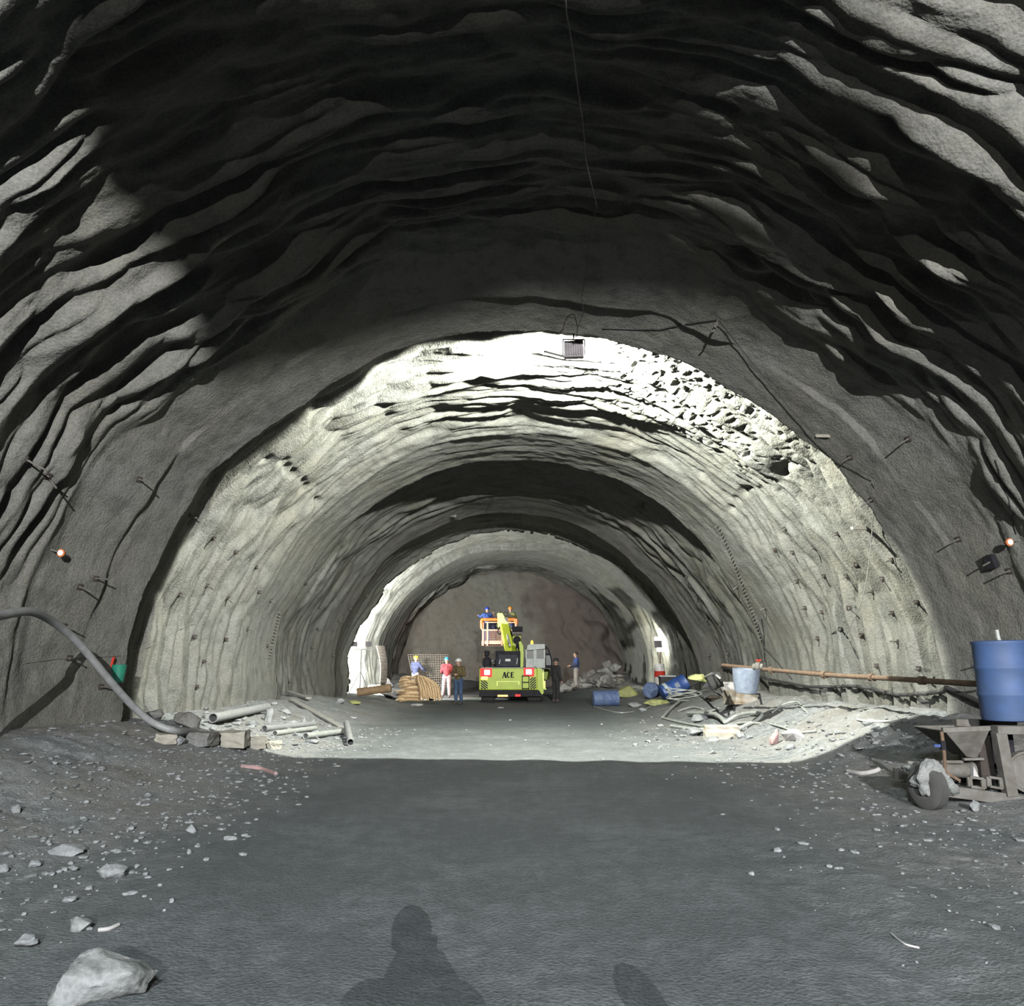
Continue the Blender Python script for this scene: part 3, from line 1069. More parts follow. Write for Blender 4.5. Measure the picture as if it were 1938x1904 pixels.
# tan bundle : strips of jute rope hanging over a dark heap
cb = G(792, 1332)
t = thing('rope_bundle', 'big tan bundle of loose rope strands heaped left of the white-helmeted worker', 'bundle', cb)
kx = cb.y / ray(792, 1332).y
bm = rock_bm(cb + Vector((.25, .5, .35)), (.62, .5, .42), 71, 0, 0, 16, 1)
obj('dark_core', bm, M_BROWNT, t, True)
M_TAN2 = plain('pale_jute', (.95, .72, .42), .9, 0, (.62, .44, .24), 20, .01)
M_TAN3 = plain('brown_jute', (.42, .27, .14), .9, 0, (.30, .19, .10), 20, .01)
for i in range(52):
    bm = BM()
    ra = rnd.uniform(-1, 1)
    if i < 26:      # coiled ends stacked on the left
        f_ = i / 25
        z0 = .12 + .86 * f_
        xa = -.78 + .14 * ra + .16 * f_
        pts_ = [cb + Vector((xa, -.32 + .4 * f_, z0)), cb + Vector((xa + .22, -.42 + .4 * f_, z0 + .05)), cb + Vector((xa + .48, -.36 + .4 * f_, z0 + .03 + .04 * ra)), cb + Vector((xa + .78, -.15 + .3 * f_, z0 + .02))]
        tube(bm, pts_, .042 + .01 * ra, 7, 4)
    else:           # strands drooping to the right
        f_ = (i - 26) / 25
        sp_ = .05 + .80 * f_
        pts_ = [cb + Vector((-.35 + .2 * f_, .05 * ra, .95)), cb + Vector((-.05 + .25 * f_, -.12 + .1 * ra, 1.08 - .05 * f_)), cb + Vector((sp_ - .1, -.28 + .1 * ra, .92 - .2 * f_)),
                cb + Vector((sp_ + .02, -.38, .58 - .15 * f_)), cb + Vector((sp_ + .07 + .04 * ra, -.42, .12 + .14 * abs(ra)))]
        tube(bm, pts_, .027, 6, 4)
    obj('strand', bm, (M_TAN, M_TAN2, M_TAN3)[i % 3], t, True)


# welded mesh panels
def mesh_panel(name, p00, p10, p01, p11, nx, nz, r, label, bend=0.0):
    p00, p10, p01, p11 = map(Vector, (p00, p10, p01, p11))
    nrm = (p10 - p00).cross(p01 - p00).normalized()
    bm = BM()
    def pt(u, v):
        return p00 * (1 - u) * (1 - v) + p10 * u * (1 - v) + p01 * (1 - u) * v + p11 * u * v + nrm * bend * math.sin(PI * v)
    for i in range(nx + 1):
        tube(bm, [pt(i / nx, v / 6) for v in range(7)], r, 5, 1)
    for j in range(nz + 1):
        tube(bm, [pt(0, j / nz), pt(1, j / nz)], r, 5, 1)
    return tag(obj(name, bm, M_MESHW, None), label, 'wire mesh')


d1 = 38.5
mesh_panel('mesh_panel', P(784, 1300, d1), P(846, 1300, d1), P(772, 1239, d1 + .5), P(848, 1239, d1 + .5), 16, 14, .011, 'rusty welded wire mesh panel standing behind the workers left of the crane')
mesh_panel('mesh_panel', P(719, 1292, 36.5), P(731, 1292, 38), P(712, 1222, 36.5), P(726, 1222, 38), 8, 26, .02, 'narrow pale welded mesh panel leaning on the left lining rib', .1)

# ------------------------------------------------------------------ right side : drums, hoses, sheets
def drum(name, c, axis, r, L, mat, label, band=None, cat='drum', patch=False, open_top=False):
    c = Vector(c)
    axis = Vector(axis).normalized()
    t = thing(name, label, cat, c - axis * L / 2)
    bm = BM()
    pr = [(r * .86, 0), (r * .97, .012), (r, .04)]
    for f_ in (.33, .66):
        pr += [(r, L * f_ - .03), (r * 1.035, L * f_ - .012), (r * 1.035, L * f_ + .012), (r, L * f_ + .03)]
    pr += [(r, L - .05), (r * 1.02, L - .04), (r * 1.02, L - .01), (r * .9, L)]
    if open_top:
        pr += [(r * .9, L * .06)]
    else:
        pr += [(r * .88, L - .025)]
    lathe(bm, pr, c - axis * L / 2, axis, 32)
    obj('body', bm, mat, t, True)
    R = frame_of(axis)
    if not open_top:
        bm = BM()
        for s in (-1, 1):
            lathe(bm, [(.04, 0), (.04, .03), (.001, .03)], c + axis * (L / 2 - .03) + R @ Vector((s * r * .5, 0, 0)), axis, 12)
        obj('bung', bm, mat, t, True)
    if band:
        bm = BM()
        lathe(bm, [(r * 1.012, L * band[0]), (r * 1.045, L * band[0]), (r * 1.045, L * band[1]), (r * 1.012, L * band[1])], c - axis * L / 2, axis, 32, closed=True)
        obj('band', bm, M_WHITEB, t, True)
    if patch:
        bm = BM()
        d_ = Vector((0, -1, .25)).normalized()
        q = d_ - axis * d_.dot(axis)
        q.normalize()
        R2 = Matrix((axis, q, axis.cross(q))).transposed()
        box(bm, c + q * r * 1.0 + axis * L * .08, (.16, .02, .16), R2)
        obj('label_patch', bm, M_BLUEG, t)
    return t


g1 = G(1146, 1336)
drum('drum', (g1.x, g1.y, g1.z + .27), (1, .12, 0.02), .28, .95, M_BLUED, 'dusty blue drum lying on its side closest to the crane', patch=False)
g2 = G(1232, 1322)
drum('drum', (g2.x + .1, g2.y + .2, g2.z + .30), (-.38, -1, .08), .30, .8, M_BLUED, 'dusty blue drum lying with its round end towards the viewer')
g3 = G(1275, 1325)
drum('drum', (g3.x + .02, g3.y, g3.z + .42), (1, .15, .46), .30, .98, M_BLUE, 'bright blue drum with a white band, tilted up against the heap', band=(.12, .24), patch=True)
# grey-blue cut container
g4 = P(1412, 1290, 17.6)
gg4 = gz(g4.x, 17.6)
t = thing('container', 'grey-blue cut plastic container propped up on the rubble under the rusty pipe', 'container', (g4.x, 17.6, gg4))
bm = BM()
for i, (rx, z) in enumerate([(.19, -.22), (.25, .0), (.29, .28)]):
    pass
lathe(bm, [(.21, -.24), (.23, -.23), (.28, .05), (.29, .27), (.27, .27), (.22, -.19), (.0005, -.19)], g4, (.04, -.08, 1), 26)
obj('body', bm, M_BLUEG, t, True)
bm = BM()
bar(bm, g4 + Vector((-.1, -.05, -.24)), g4 + Vector((.24, -.1, -.26)), .03)
bar(bm, g4 + Vector((.24, -.1, -.25)), g4 + Vector((.27, -.12, -.48)), .035)
obj('stand', bm, M_BLACK, t)
block(1402, 1332, 56, 26, .45, 'brown stained broken slab under the grey-blue container', .1, plain('stained_slab', (.42, .40, .36), .9, 0, (.26, .19, .10), 5, .01), 7, 'slab', cat='slab')
block(1384, 1316, 32, 26, .3, 'whitish lump of hardened cement left of the grey-blue container', .2, M_SACK, 9, 'cement_lump', cat='lump')

# tangle of pale hoses
def ghose(pts, r, label, mat=None, lift=0.0, name='hose', cat='hose', group=None):
    bm = BM()
    pp = []
    for q in pts:
        lf = q[2] if len(q) > 2 else lift
        pp.append(G(q[0], q[1]) + UP * (r + lf))
    tube(bm, pp, r, 8, 6)
    return tag(obj(name, bm, mat or M_PALEH, None, True), label, cat, group)


ghose([(1222, 1345), (1240, 1333), (1265, 1322, .05), (1300, 1312, .15), (1335, 1300, .2), (1352, 1294, .2), (1365, 1300, .1), (1350, 1312, .1), (1310, 1318, .1)], .028, 'pale hose running from the track past the banded drum into the coil')
bm = BM()
cc = G(1296, 1326) + UP * .2
for k in range(5):
    rr_ = .42 + .05 * math.sin(k * 2)
    tube(bm, [cc + Vector((rr_ * 1.25 * math.cos(a), .35 * math.sin(a) + .04 * k, .04 * k - .08 + .10 * math.sin(a + k))) for a in [i * PI / 8 for i in range(17)]], .022, 7, 2)
tag(obj('hose_coil', bm, M_PALEH, None, True), 'flattened coil of grey hose lying in front of the banded drum', 'hose')
ghose([(1254, 1361), (1270, 1345, .02), (1288, 1332, .06)], .04, 'straight pale tube rising from the track towards the hose coil', name='tube')
ghose([(1254, 1361), (1280, 1368), (1310, 1374), (1345, 1380)], .035, 'pale tube running along the track into the left side of the hose pile')
ghose([(1270, 1377), (1290, 1380), (1320, 1384), (1342, 1382)], .04, 'thick pale tube ending left of the tan block')
ghose([(1302, 1357, .05), (1330, 1360, .08), (1355, 1364, .1), (1372, 1374, .05)], .05, 'pale hose bent over the back of the hose pile')
ghose([(1338, 1352, .02), (1362, 1344, .02)], .03, 'short pale tube lying behind the hose pile', name='tube')
ghose([(1374, 1370), (1395, 1362, .05), (1420, 1357, .05), (1442, 1358, .03), (1430, 1368), (1410, 1380, .03), (1390, 1388)], .04, 'pale hose looping round the right end of the hose pile')
ghose([(1372, 1376), (1405, 1372, .02), (1440, 1372)], .028, 'thin pale hose crossing inside the loop right of the tan block')
ghose([(1284, 1348), (1310, 1342, .02), (1330, 1344)], .03, 'pale tube lying behind the bent hose')
ghose([(1124, 1338), (1150, 1346), (1175, 1350), (1200, 1348)], .018, 'thin pale wire on the ground in front of the nearest lying drum', name='wire', cat='wire')
block(1366, 1398, 64, 26, .35, 'tan rectangular block lying on top of the hose pile', -.08, plain('tan_block', (.58, .54, .43), .9, 0, (.5, .46, .37), 9, .004), 8, 'block')
for (px, py, w_, h_, sd, lb) in [(1320, 1392, 50, 24, 81, 'grey cement lump left of the tan block'), (1348, 1402, 40, 14, 82, 'dark flat rubble under the tan block'), (1402, 1396, 24, 14, 83, 'pale rounded stone right of the tan block'),
                                 (1326, 1364, 50, 18, 84, 'pale cement lump under the bent hose'), (1418, 1398, 16, 10, 85, 'small brownish stone right of the pale rounded stone'),
                                 (1215, 1346, 18, 9, 86, 'pale stone at the track end of the long pale hose'), (1200, 1338, 34, 14, 87, 'flat pinkish grey slab between the two dusty drums'), (1262, 1350, 10, 6, 88, 'tiny white stone beside the straight pale tube')]:
    stone(px, py, w_, h_, lb, sd, mat=M_STONE if sd in (82, 87) else M_STONE2)
for (px, py, w_, h_, sd, lb, mt, nm, ct) in [
    (1192, 1318, 60, 26, 91, 'crumpled pale yellow sheet between the dusty drums', M_YSHEET, 'crumpled_sheet', 'sheet'),
    (1245, 1334, 60, 16, 92, 'olive sheet spread under the round ended drum', M_YSHEET, 'crumpled_sheet', 'sheet'),
    (1322, 1290, 50, 20, 93, 'yellow-green sheet draped over the heap right of the banded drum', M_YSHEET, 'crumpled_sheet', 'sheet'),
    (1352, 1302, 60, 50, 94, 'dark tarpaulin heap behind the hose coil', M_TARP, 'tarpaulin', 'tarpaulin'),
    (1215, 1285, 40, 40, 95, 'black tarpaulin heap behind the round ended drum', M_TARP, 'tarpaulin', 'tarpaulin'),
    (1350, 1326, 44, 16, 96, 'brown matted heap left of the stained slab', M_BROWNT, 'matted_heap', 'heap')]:
    o = stone(px, py, w_, h_, lb, sd, mat=mt, name=nm, depth=.6)
    o['category'] = ct
# sacks right of the hose pile
o = stone(1500, 1402, 62, 30, 'crumpled white sack with pink print on the right bank', 97, mat=M_SACK, name='sack'); o['category'] = 'sack'
o = stone(1466, 1408, 20, 38, 'pinkish sack corner standing left of the crumpled white sack', 98, mat=M_SACKP, name='sack', tilt=.4); o['category'] = 'sack'
stone(1497, 1418, 26, 14, 'pale stone in front of the crumpled white sack', 99)
ghose([(1462, 1352, .02), (1485, 1338, .04), (1510, 1334, .04), (1520, 1345, .02), (1528, 1350)], .022, 'loop of pale wire on the right bank above the white sack', name='wire', cat='wire')
ghose([(1458, 1372), (1480, 1380, .02), (1510, 1388), (1545, 1386)], .022, 'pale wire lying just above the white sack', name='wire', cat='wire')
ghose([(1622, 1364, .0), (1650, 1368), (1690, 1367), (1716, 1363)], .02, 'whitish strip lying high on the right bank', name='strip', cat='strip', mat=M_SACK)
ghose([(1606, 1464), (1630, 1468), (1655, 1464), (1664, 1460)], .03, 'whitish strip on the ground right of the track', name='strip', cat='strip', mat=M_SACK)
ghose([(1688, 1770), (1700, 1780), (1716, 1790), (1740, 1796)], .006, 'short pale wire scrap on the mud in the front right', name='wire', cat='wire', mat=M_SACK)
ghose([(186, 1764), (205, 1762), (224, 1754)], .012, 'thin pale stick beside the blocky stone', name='stick', cat='stick', mat=M_SACK)
rb = []
for i in range(150):
    px, py = r_.uniform(1200, 1800), r_.triangular(1330, 1440, 1395)
    if py > 1440 - abs(px - 1500) * .06: continue
    g_ = G(px, py)
    s_ = r_.uniform(.02, .08)
    rb.append(((g_.x, g_.y, g_.z + s_ * .2), (s_ * 1.5, s_, s_ * .7)))
rubble_mass('rubble', rb, M_STONE, 'loose grey rubble along the foot of the right wall', 'rubble')
# dark muck heaps far right and by the crane
rb = []
for i in range(90):
    px, py = r_.uniform(1110, 1235), 0
    y_ = r_.uniform(38, 47)
    x_ = r_.uniform(2.6, 5.6)
    s_ = r_.uniform(.12, .5)
    rb.append(((x_, y_, gz(x_, y_) + s_ * .1 + .35 * max(0, x_ - 3.2) * r_.random()), (s_ * 1.2, s_, s_ * .8)))
rubble_mass('muck_pile', rb, M_RUBBLE, 'dark heap of broken rock at the foot of the far face on the right', 'rock heap')

# ------------------------------------------------------------------ service pipe and shadow strip on the right wall
sp = [P(1368, 1259, 19.2), P(1460, 1268, 17.2), P(1560, 1277, 15.2), P(1650, 1282, 13.8), P(1745, 1288, 12.2), P(1840, 1294, 10.9), P(1930, 1297, 10.1)]
t = thing('service_pipe', 'long rusty service pipe running along the right wall to the blue drum', 'pipe', sp[0])
bm = BM()
tube(bm, sp, .042, 12, 4)
obj('pipe_run', bm, M_RUST, t, True)
for i in (1, 2, 3, 4):
    bm = BM()
    d_ = (sp[i + 1] - sp[i]).normalized()
    lathe(bm, [(.045, -.06), (.065, -.06), (.065, .06), (.045, .06)], sp[i], d_, 14, closed=True)
    obj('coupling', bm, M_RUST, t, True)
for i in (1, 2, 4):
    bm = BM()
    l, n, _ = hit([0, 1460, 1560, 0, 1770][i], [0, 1268, 1277, 0, 1290][i], 'wall')
    m_ = sp[i] if i < 4 else P(1770, 1290, 11.9)
    bar(bm, m_, Vector((l.x + .1, m_.y + .15, m_.z - .05)), .03)
    tube(bm, [m_ + Vector((0, 0, .07)), m_ + Vector((-.06, 0, -.02)), m_ + Vector((0, 0, -.08))], .012, 6, 4)
    obj('hanger', bm, M_RUST, t)
# joint with valve at the pipe's left end
vj = P(1436, 1262, 17.6)
t = thing('valve', 'small valve and coupling clamped where the rusty pipe meets the container', 'valve', vj)
bm = BM()
lathe(bm, [(.001, -.12), (.07, -.12), (.07, -.05), (.10, -.05), (.10, .05), (.07, .05), (.07, .12), (.001, .12)], vj, (1, -1, 0), 16)
obj('body', bm, M_DUSTM, t, True)
bm = BM()
bar(bm, vj, vj + Vector((0, 0, .14)), .025)
bar(bm, vj + Vector((-.06, 0, .14)), vj + Vector((.06, 0, .14)), .025)
obj('handle', bm, M_RED, t)
bm = BM()
tube(bm, wall_path([(1372, 1262), (1420, 1275), (1455, 1283), (1490, 1291), (1540, 1300), (1590, 1300), (1640, 1298), (1690, 1312), (1730, 1316), (1775, 1312), (1800, 1300), (1840, 1318), (1880, 1336), (1915, 1348)], .035, .07), .035, 8, 5)  # dark tube stands in for a shadow line on the wall
tag(obj('shadow_strip', bm, M_CABLE, None, True), 'dark strip for the shadow line along the right wall below the rusty pipe', 'shadow_strip')


# ------------------------------------------------------------------ mixer machine at the right edge
ym = 9.2
def Q(px, py, dy=0.0):
    p = P(px, py, ym)
    return Vector((p.x, ym + dy, p.z))


gm = gz(Q(1860, 1500).x, ym)
t = thing('mixer_machine', 'dusty steel mixer on a wheeled frame at the right edge', 'machine', (Q(1860, 1500).x, ym, gm))
bm = BM(); bar(bm, Q(1770, 1494), Q(2010, 1526), .06, .12); obj('frame_rail', bm, M_DUSTM, t, bevel=.006)
bm = BM(); bar(bm, Q(1760, 1484, .85), Q(2010, 1508, .85), .06, .12); obj('frame_rail', bm, M_DUSTM, t, bevel=.006)
bm = BM(); bar(bm, Q(1890, 1386), Q(1912, 1506), .12, .12); obj('post', bm, M_DUSTM, t, bevel=.006)
bm = BM(); bar(bm, Q(1895, 1376, .85), Q(1910, 1490, .85), .08, .08); obj('post', bm, M_DRUSTY, t, bevel=.006)
bm = BM(); bar(bm, Q(1882, 1381), Q(2010, 1382), .14, .09); obj('top_rail', bm, M_DUSTM, t, bevel=.006)
bm = BM(); bar(bm, Q(1792, 1383, .1), Q(1890, 1379, .1), .05, .05); obj('hopper_rim', bm, M_DUSTM, t)
bm = BM(); bar(bm, Q(1885, 1378, .85), Q(2010, 1380, .85), .1, .08); obj('top_rail', bm, M_DUSTM, t)
for px in (1775, 2000):
    bm = BM(); bar(bm, Q(px, 1494 + (px - 1775) * .13), Q(px, 1486 + (px - 1775) * .13, .85), .08, .08); obj('crossmember', bm, M_DUSTM, t)
# hopper: triangular steel sheet funnel
bm = BM()
a1, a2, a3, a4 = Q(1796, 1386, .08), Q(1880, 1384, .08), Q(1880, 1441, .3), Q(1858, 1438, .3)
b1, b2, b3, b4 = Q(1796, 1386, .8), Q(1880, 1384, .8), Q(1880, 1441, .6), Q(1858, 1438, .6)
A_ = [bm.verts.new(v) for v in (a1, a2, a3, a4)]
B_ = [bm.verts.new(v) for v in (b1, b2, b3, b4)]
for i in range(1, 4):
    j = (i + 1) % 4
    bm.faces.new((A_[i], A_[j], B_[j], B_[i]))
bm.faces.new(A_[::-1]); bm.faces.new(B_)
oh = obj('hopper', bm, M_DUSTM, t)
sm = oh.modifiers.new('solid', 'SOLIDIFY'); sm.thickness = .012
bm = BM(); box(bm, Q(1893, 1440, .45), (.16, .4, .5)); obj('gearbox', bm, M_DRUSTY, t, bevel=.01)
bm = BM(); box(bm, Q(1935, 1425, .6), (.35, .4, .45)); obj('motor', bm, M_BLACK, t, bevel=.03)
bm = BM(); lathe(bm, [(.10, 0), (.10, .04), (.085, .05), (.085, .42), (.10, .43), (.10, .47)], Q(1795, 1462, .35), (1, 0, -.06), 20); obj('screw_barrel', bm, M_DUSTM, t, True)
bm = BM(); bar(bm, Q(1800, 1447, .25), Q(1846, 1447, .25), .03); bar(bm, Q(1742, 1449, .3), Q(1798, 1456, .3), .035); bar(bm, Q(1842, 1441, .2), Q(1880, 1440, .2), .05, .025); obj('guard_bar', bm, M_DUSTM, t)
bm = BM(); tube(bm, [Q(1791, 1386, .1), Q(1794, 1410, .1), Q(1797, 1440, .1), Q(1798, 1466, .1)], .02, 8, 2); bar(bm, Q(1798, 1464, .1), Q(1826, 1480, .1), .03); obj('lever', bm, M_RUST, t)
bm = BM(); box(bm, Q(1793, 1412, .1), (.05, .05, .1)); obj('lever_grip', bm, M_BLACK, t)
bm = BM(); box(bm, Q(1782, 1413, .1), (.07, .03, .03)); obj('tap_handle', bm, M_BLUE, t)
bm = BM()
slab(bm, [Q(1862, 1454, .2), Q(1874, 1478, .2), Q(1862, 1476, .2)], (0, .06, 0))
obj('bracket_plate', bm, M_SACK, t)
for (xa, xb) in ((1836, 1862), (1872, 1896)):
    bm = BM()
    pa, pb = Q(xa, 1488, .0), Q(xb, 1492, .0)
    h_ = .10
    bar(bm, pa + UP * .0, pb + UP * .0, .05, .025)
    bar(bm, pa + UP * h_, pb + UP * h_, .05, .025)
    bar(bm, pa, pa + UP * h_, .05, .025)
    bar(bm, pb, pb + UP * h_, .05, .025)
    obj('mount_channel', bm, M_DUSTM, t)
# pulley wheel at the right
bm = BM()
lathe(bm, [(.05, -.03), (.19, -.03), (.20, -.05), (.225, -.05), (.225, .05), (.20, .05), (.19, .03), (.05, .03)], Q(1950, 1462, .05), (.15, 1, 0), 28, closed=True)
obj('pulley', bm, M_DUSTM, t, True)
# wheels : rubber tyre caked with mud
def m_wheel(c, r, w_, nm='wheel', sd=1):
    bm = BM()
    lathe(bm, [(r * .45, -w_ * .45), (r * .82, -w_ * .5), (r, -w_ * .32), (r, w_ * .32), (r * .82, w_ * .5), (r * .45, w_ * .45)], c, (1, .35, 0), 30, closed=True)
    wo = obj(nm, bm, M_RUBBER, t, True)
    bm = BM()
    lathe(bm, [(.001, -w_ * .3), (r * .5, -w_ * .36), (r * .5, w_ * .36), (.001, w_ * .3)], c, (1, .35, 0), 20)
    obj('hub', bm, M_DUSTM, wo, True)


wc = Q(1757, 1505, .0)
gw = gz(wc.x, ym)
m_wheel(Vector((wc.x, ym, gw + .23)), .235, .17)
m_wheel(Vector((wc.x + 1.6, ym + .1, gz(wc.x + 1.6, ym) + .2)), .235, .17)
bm = rock_bm(Vector((wc.x + .03, ym - .03, gw + .30)), (.27, .20, .25), 120, .3, .2, 18, 3, .10)
obj('mud_cake', bm, M_STONE, t, True)
bm = rock_bm(Vector((wc.x + .22, ym - .06, gw + .26)), (.10, .10, .17), 121, .3, -.3, 18, 2, .09)
obj('mud_cake', bm, M_STONE, t, True)
bm = rock_bm(Q(1786, 1470, .3), (.36, .25, .10), 122, .1, .15, 18, 3, .08)
obj('mud_cake', bm, M_STONE, t, True)
bm = BM()
bar(bm, (wc.x, ym - .05, gw + .23), (wc.x + .3, ym + .3, gw + .26), .06)
obj('axle', bm, M_DRUSTY, t)
# blue drum on the machine
cd = Q(1950, 1378, .4)
drum('drum', (cd.x - .02, ym + .35, Q(0, 1376).z + .045 + .46), (-.02, 0.0, 1), .29, .92, M_BLUEOLD, 'blue drum standing on top of the mixer at the right edge', open_top=True)
bm = BM()
tube(bm, [Q(1940, 1240, .3), Q(1928, 1222, .3), Q(1920, 1208, .3), Q(1916, 1190, .3)], .022, 8, 4)
tag(obj('hose', bm, M_PALEH, None, True), 'short pale hose sticking up out of the blue drum on the mixer', 'hose')

# ------------------------------------------------------------------ rock bolts, prisms, wires on the lining
def bolt(px, py, label, group, L=.17, out=None, mat=None):
    l, n, _ = hit(px, py, 'wall')
    t = thing('rock_bolt', label, 'rock bolt', l, group)
    bm = BM()
    box(bm, l + n * .012, (.085, .02, .085), frame_of(n))  # dark plate put in for the shaded pocket at the bolt's base
    obj('pocket_shade', bm, M_DRUSTY, t)
    bm = BM()
    d_ = (n + Vector((0, -.25, 0))).normalized()
    tube(bm, [l - n * .05, l + d_ * L], .013, 6, 1)
    obj('rod', bm, mat or M_DUSTM, t)
    return t


LB1 = 'short rock bolt with a dark shade plate sticking out of the lamp-lit left wall'
LG1 = 'rock bolts on the lamp-lit left wall'
for px, py in [(404, 1018), (447, 1045), (484, 1073), (577, 1105), (512, 1136), (490, 1120), (430, 1132), (392, 1108), (340, 1125), (368, 1205), (428, 1210), (600, 1190), (588, 1225), (506, 1222), (604, 1148), (385, 1252), (545, 1290), (468, 1190), (358, 975), (372, 1300)]:
    bolt(px, py, LB1, LG1)
LB2 = 'short rock bolt with a dark shade plate sticking out of the lamp-lit right wall'
LG2 = 'rock bolts on the lamp-lit right wall'
for px, py in [(1395, 1110), (1466, 1040), (1508, 1100), (1524, 1150), (1556, 1158), (1602, 1090), (1630, 1202), (1590, 1190), (1548, 1208), (1606, 1150), (1652, 1120), (1670, 1095), (1540, 1035), (1500, 1045), (1700, 1215), (1560, 1090), (1620, 1068), (1585, 1010), (1486, 1000), (1735, 1140), (1688, 1060), (1740, 1265), (1660, 1260), (1448, 1150), (1690, 1160)]:
    bolt(px, py, LB2, LG2)
LB3 = 'long thin rock bolt sticking out of the dark near wall on the left'
for px, py in [(262, 907), (90, 900), (150, 1110), (180, 1095), (120, 1185), (190, 1300), (130, 1245), (50, 870)]:
    bolt(px, py, LB3, 'rock bolts on the dark near left wall', .34)
LB4 = 'rock bolt sticking out of the shaded near wall on the right'
for px, py in [(1650, 945), (1610, 865), (1720, 830), (1880, 1060), (1870, 1255), (1912, 1080), (1815, 1020)]:
    bolt(px, py, LB4, 'rock bolts on the shaded near right wall', .3)
for px, py in [(660, 1150), (640, 1175), (690, 1125), (628, 1240), (1340, 1170), (1320, 1130), (1365, 1180), (1380, 1235), (1300, 1090), (1345, 1240)]:
    bolt(px, py, 'small rock bolt on the greenish grey ring past the first lamp', 'rock bolts on the greenish grey ring')


def prism(px, py, label):
    l, n, _ = hit(px, py, 'wall')
    c = l + n * .16
    t = thing('survey_prism', label, 'survey target', l)
    bm = BM(); tube(bm, [l - n * .03, c], .012, 6, 1); obj('pin', bm, M_DUSTM, t)
    bm = BM(); lathe(bm, [(.02, .10), (.045, .04), (.055, 0), (.045, 0), (.001, .02)], c, (0, 1, .1), 16)
    obj('holder', bm, M_ORANGE, t, True)
    bm = BM(); lathe(bm, [(.04, 0), (.04, .012), (.001, .012)], c + Vector((0, -.014, 0)), (0, 1, .1), 16)
    obj('prism_glass', bm, M_PRISM, t, True)


prism(96, 1040, 'orange survey prism on the left wall above the arching hose')
prism(1929, 1022, 'orange survey prism on the right wall above the blue drum')


def wire(pts, r, label, mat=None, lift=.01, name='wire', which='wall'):
    bm = BM()
    tube(bm, wall_path(pts, r, lift, which), r, 6, 5)
    return tag(obj(name, bm, mat or M_CABLE, None, True), label, 'wire')


def air_wire(pts, r, label, mat=None, name='wire'):
    """points: (px, py, depth)"""
    bm = BM()
    pp = []
    for px, py, d in pts:
        if py > 0:
            d = min(d, hit(px, py, 'wall')[0].y - .10)
        pp.append(P(px, py, d))
    tube(bm, pp, r, 6, 6)
    return tag(obj(name, bm, mat or M_WIRE, None, True), label, 'wire')


air_wire([(1070, -30, 4.5), (1072, 20, 4.7), (1084, 90, 5.3), (1093, 160, 6.0), (1104, 240, 6.9), (1109, 302, 7.7), (1120, 350, 8.3), (1130, 392, 9)], .006, 'thin pale wire hanging along the dark roof from the top edge')
air_wire([(1130, 392, 9), (1117, 440, 9.8), (1109, 510, 11.0), (1101, 566, 12.0), (1104, 590, 12.3), (1092, 625, 13.0), (1086, 652, 13.7)], .006, 'thin dark wire dropping from the roof wire to the hanging floodlight', M_CABLE)
wire([(1140, 620), (1200, 622), (1250, 622), (1310, 610), (1358, 604)], .008, 'dark wire strung along the crown of the first lining ring')
air_wire([(1360, 606, 12.3), (1395, 650, 12.6), (1450, 720, 12.9), (1520, 800, 13.1), (1580, 862, 13.2), (1655, 905, 13.1)], .008, 'dark wire slanting down the right haunch from the roof hook', M_CABLE)
l, n, _ = hit(1360, 606, 'wall')
t = thing('roof_hook', 'small hook bracket on the roof where the two dark wires meet', 'hook', l)
bm = BM(); bar(bm, l, l + Vector((0, -.1, -.02)) + n * .2, .03); tube(bm, [l + n * .2, l + n * .26 + Vector((.03, 0, 0)), l + n * .3], .015, 6, 3)
obj('bracket', bm, M_DUSTM, t)
air_wire([(1655, 910, 13.4), (1652, 980, 13.6), (1645, 1060, 13.8), (1630, 1140, 14.0), (1600, 1205, 14.6)], .007, 'pale wire hanging in a curve over the lamp-lit right wall')
wire([(1885, 870), (1905, 930), (1918, 980), (1926, 1010)], .008, 'dark wire hanging down to the right survey prism')
wire([(1575, 1200), (1590, 1190), (1610, 1215), (1625, 1245)], .01, 'dark wire stub above the rusty pipe')
wire([(1436, 1180), (1448, 1225), (1470, 1250), (1500, 1285)], .01, 'dark wire running down to the left end of the shadow strip')
wire([(1448, 700 + 560), (1447, 1200), (1442, 1170)], .01, 'dark wire rising above the valve')
wire([(230, 1240), (280, 1225), (330, 1195), (372, 1178)], .006, 'thin pale wire strung across the left wall right of the bucket', M_WIRE)
wire([(45, 1255), (110, 1246), (180, 1244), (228, 1240)], .006, 'thin pale wire strung across the left wall behind the hose', M_WIRE)
for i, (px, py) in enumerate([(1545, 825), (1640, 1000)]):
    l, n, _ = hit(px, py, 'wall')
    bm = BM()
    bar(bm, l, l + n * .12 + Vector((.22 if i == 0 else -.28, -.15, .02)), .05, .05)
    tag(obj('timber_peg', bm, M_CONC, None), ['pale timber peg jutting from the right haunch over the wire', 'pale timber peg jutting from the right wall beside the hanging wire'][i], 'peg')
# junction box on the right wall
l, n, _ = hit(1882, 1060, 'wall')
bm = BM(); box(bm, l + n * .07, (.16, .1, .2), frame_of(n))
tag(obj('junction_box', bm, M_BLACK, None, bevel=.01), 'small black junction box on the near right wall', 'box')
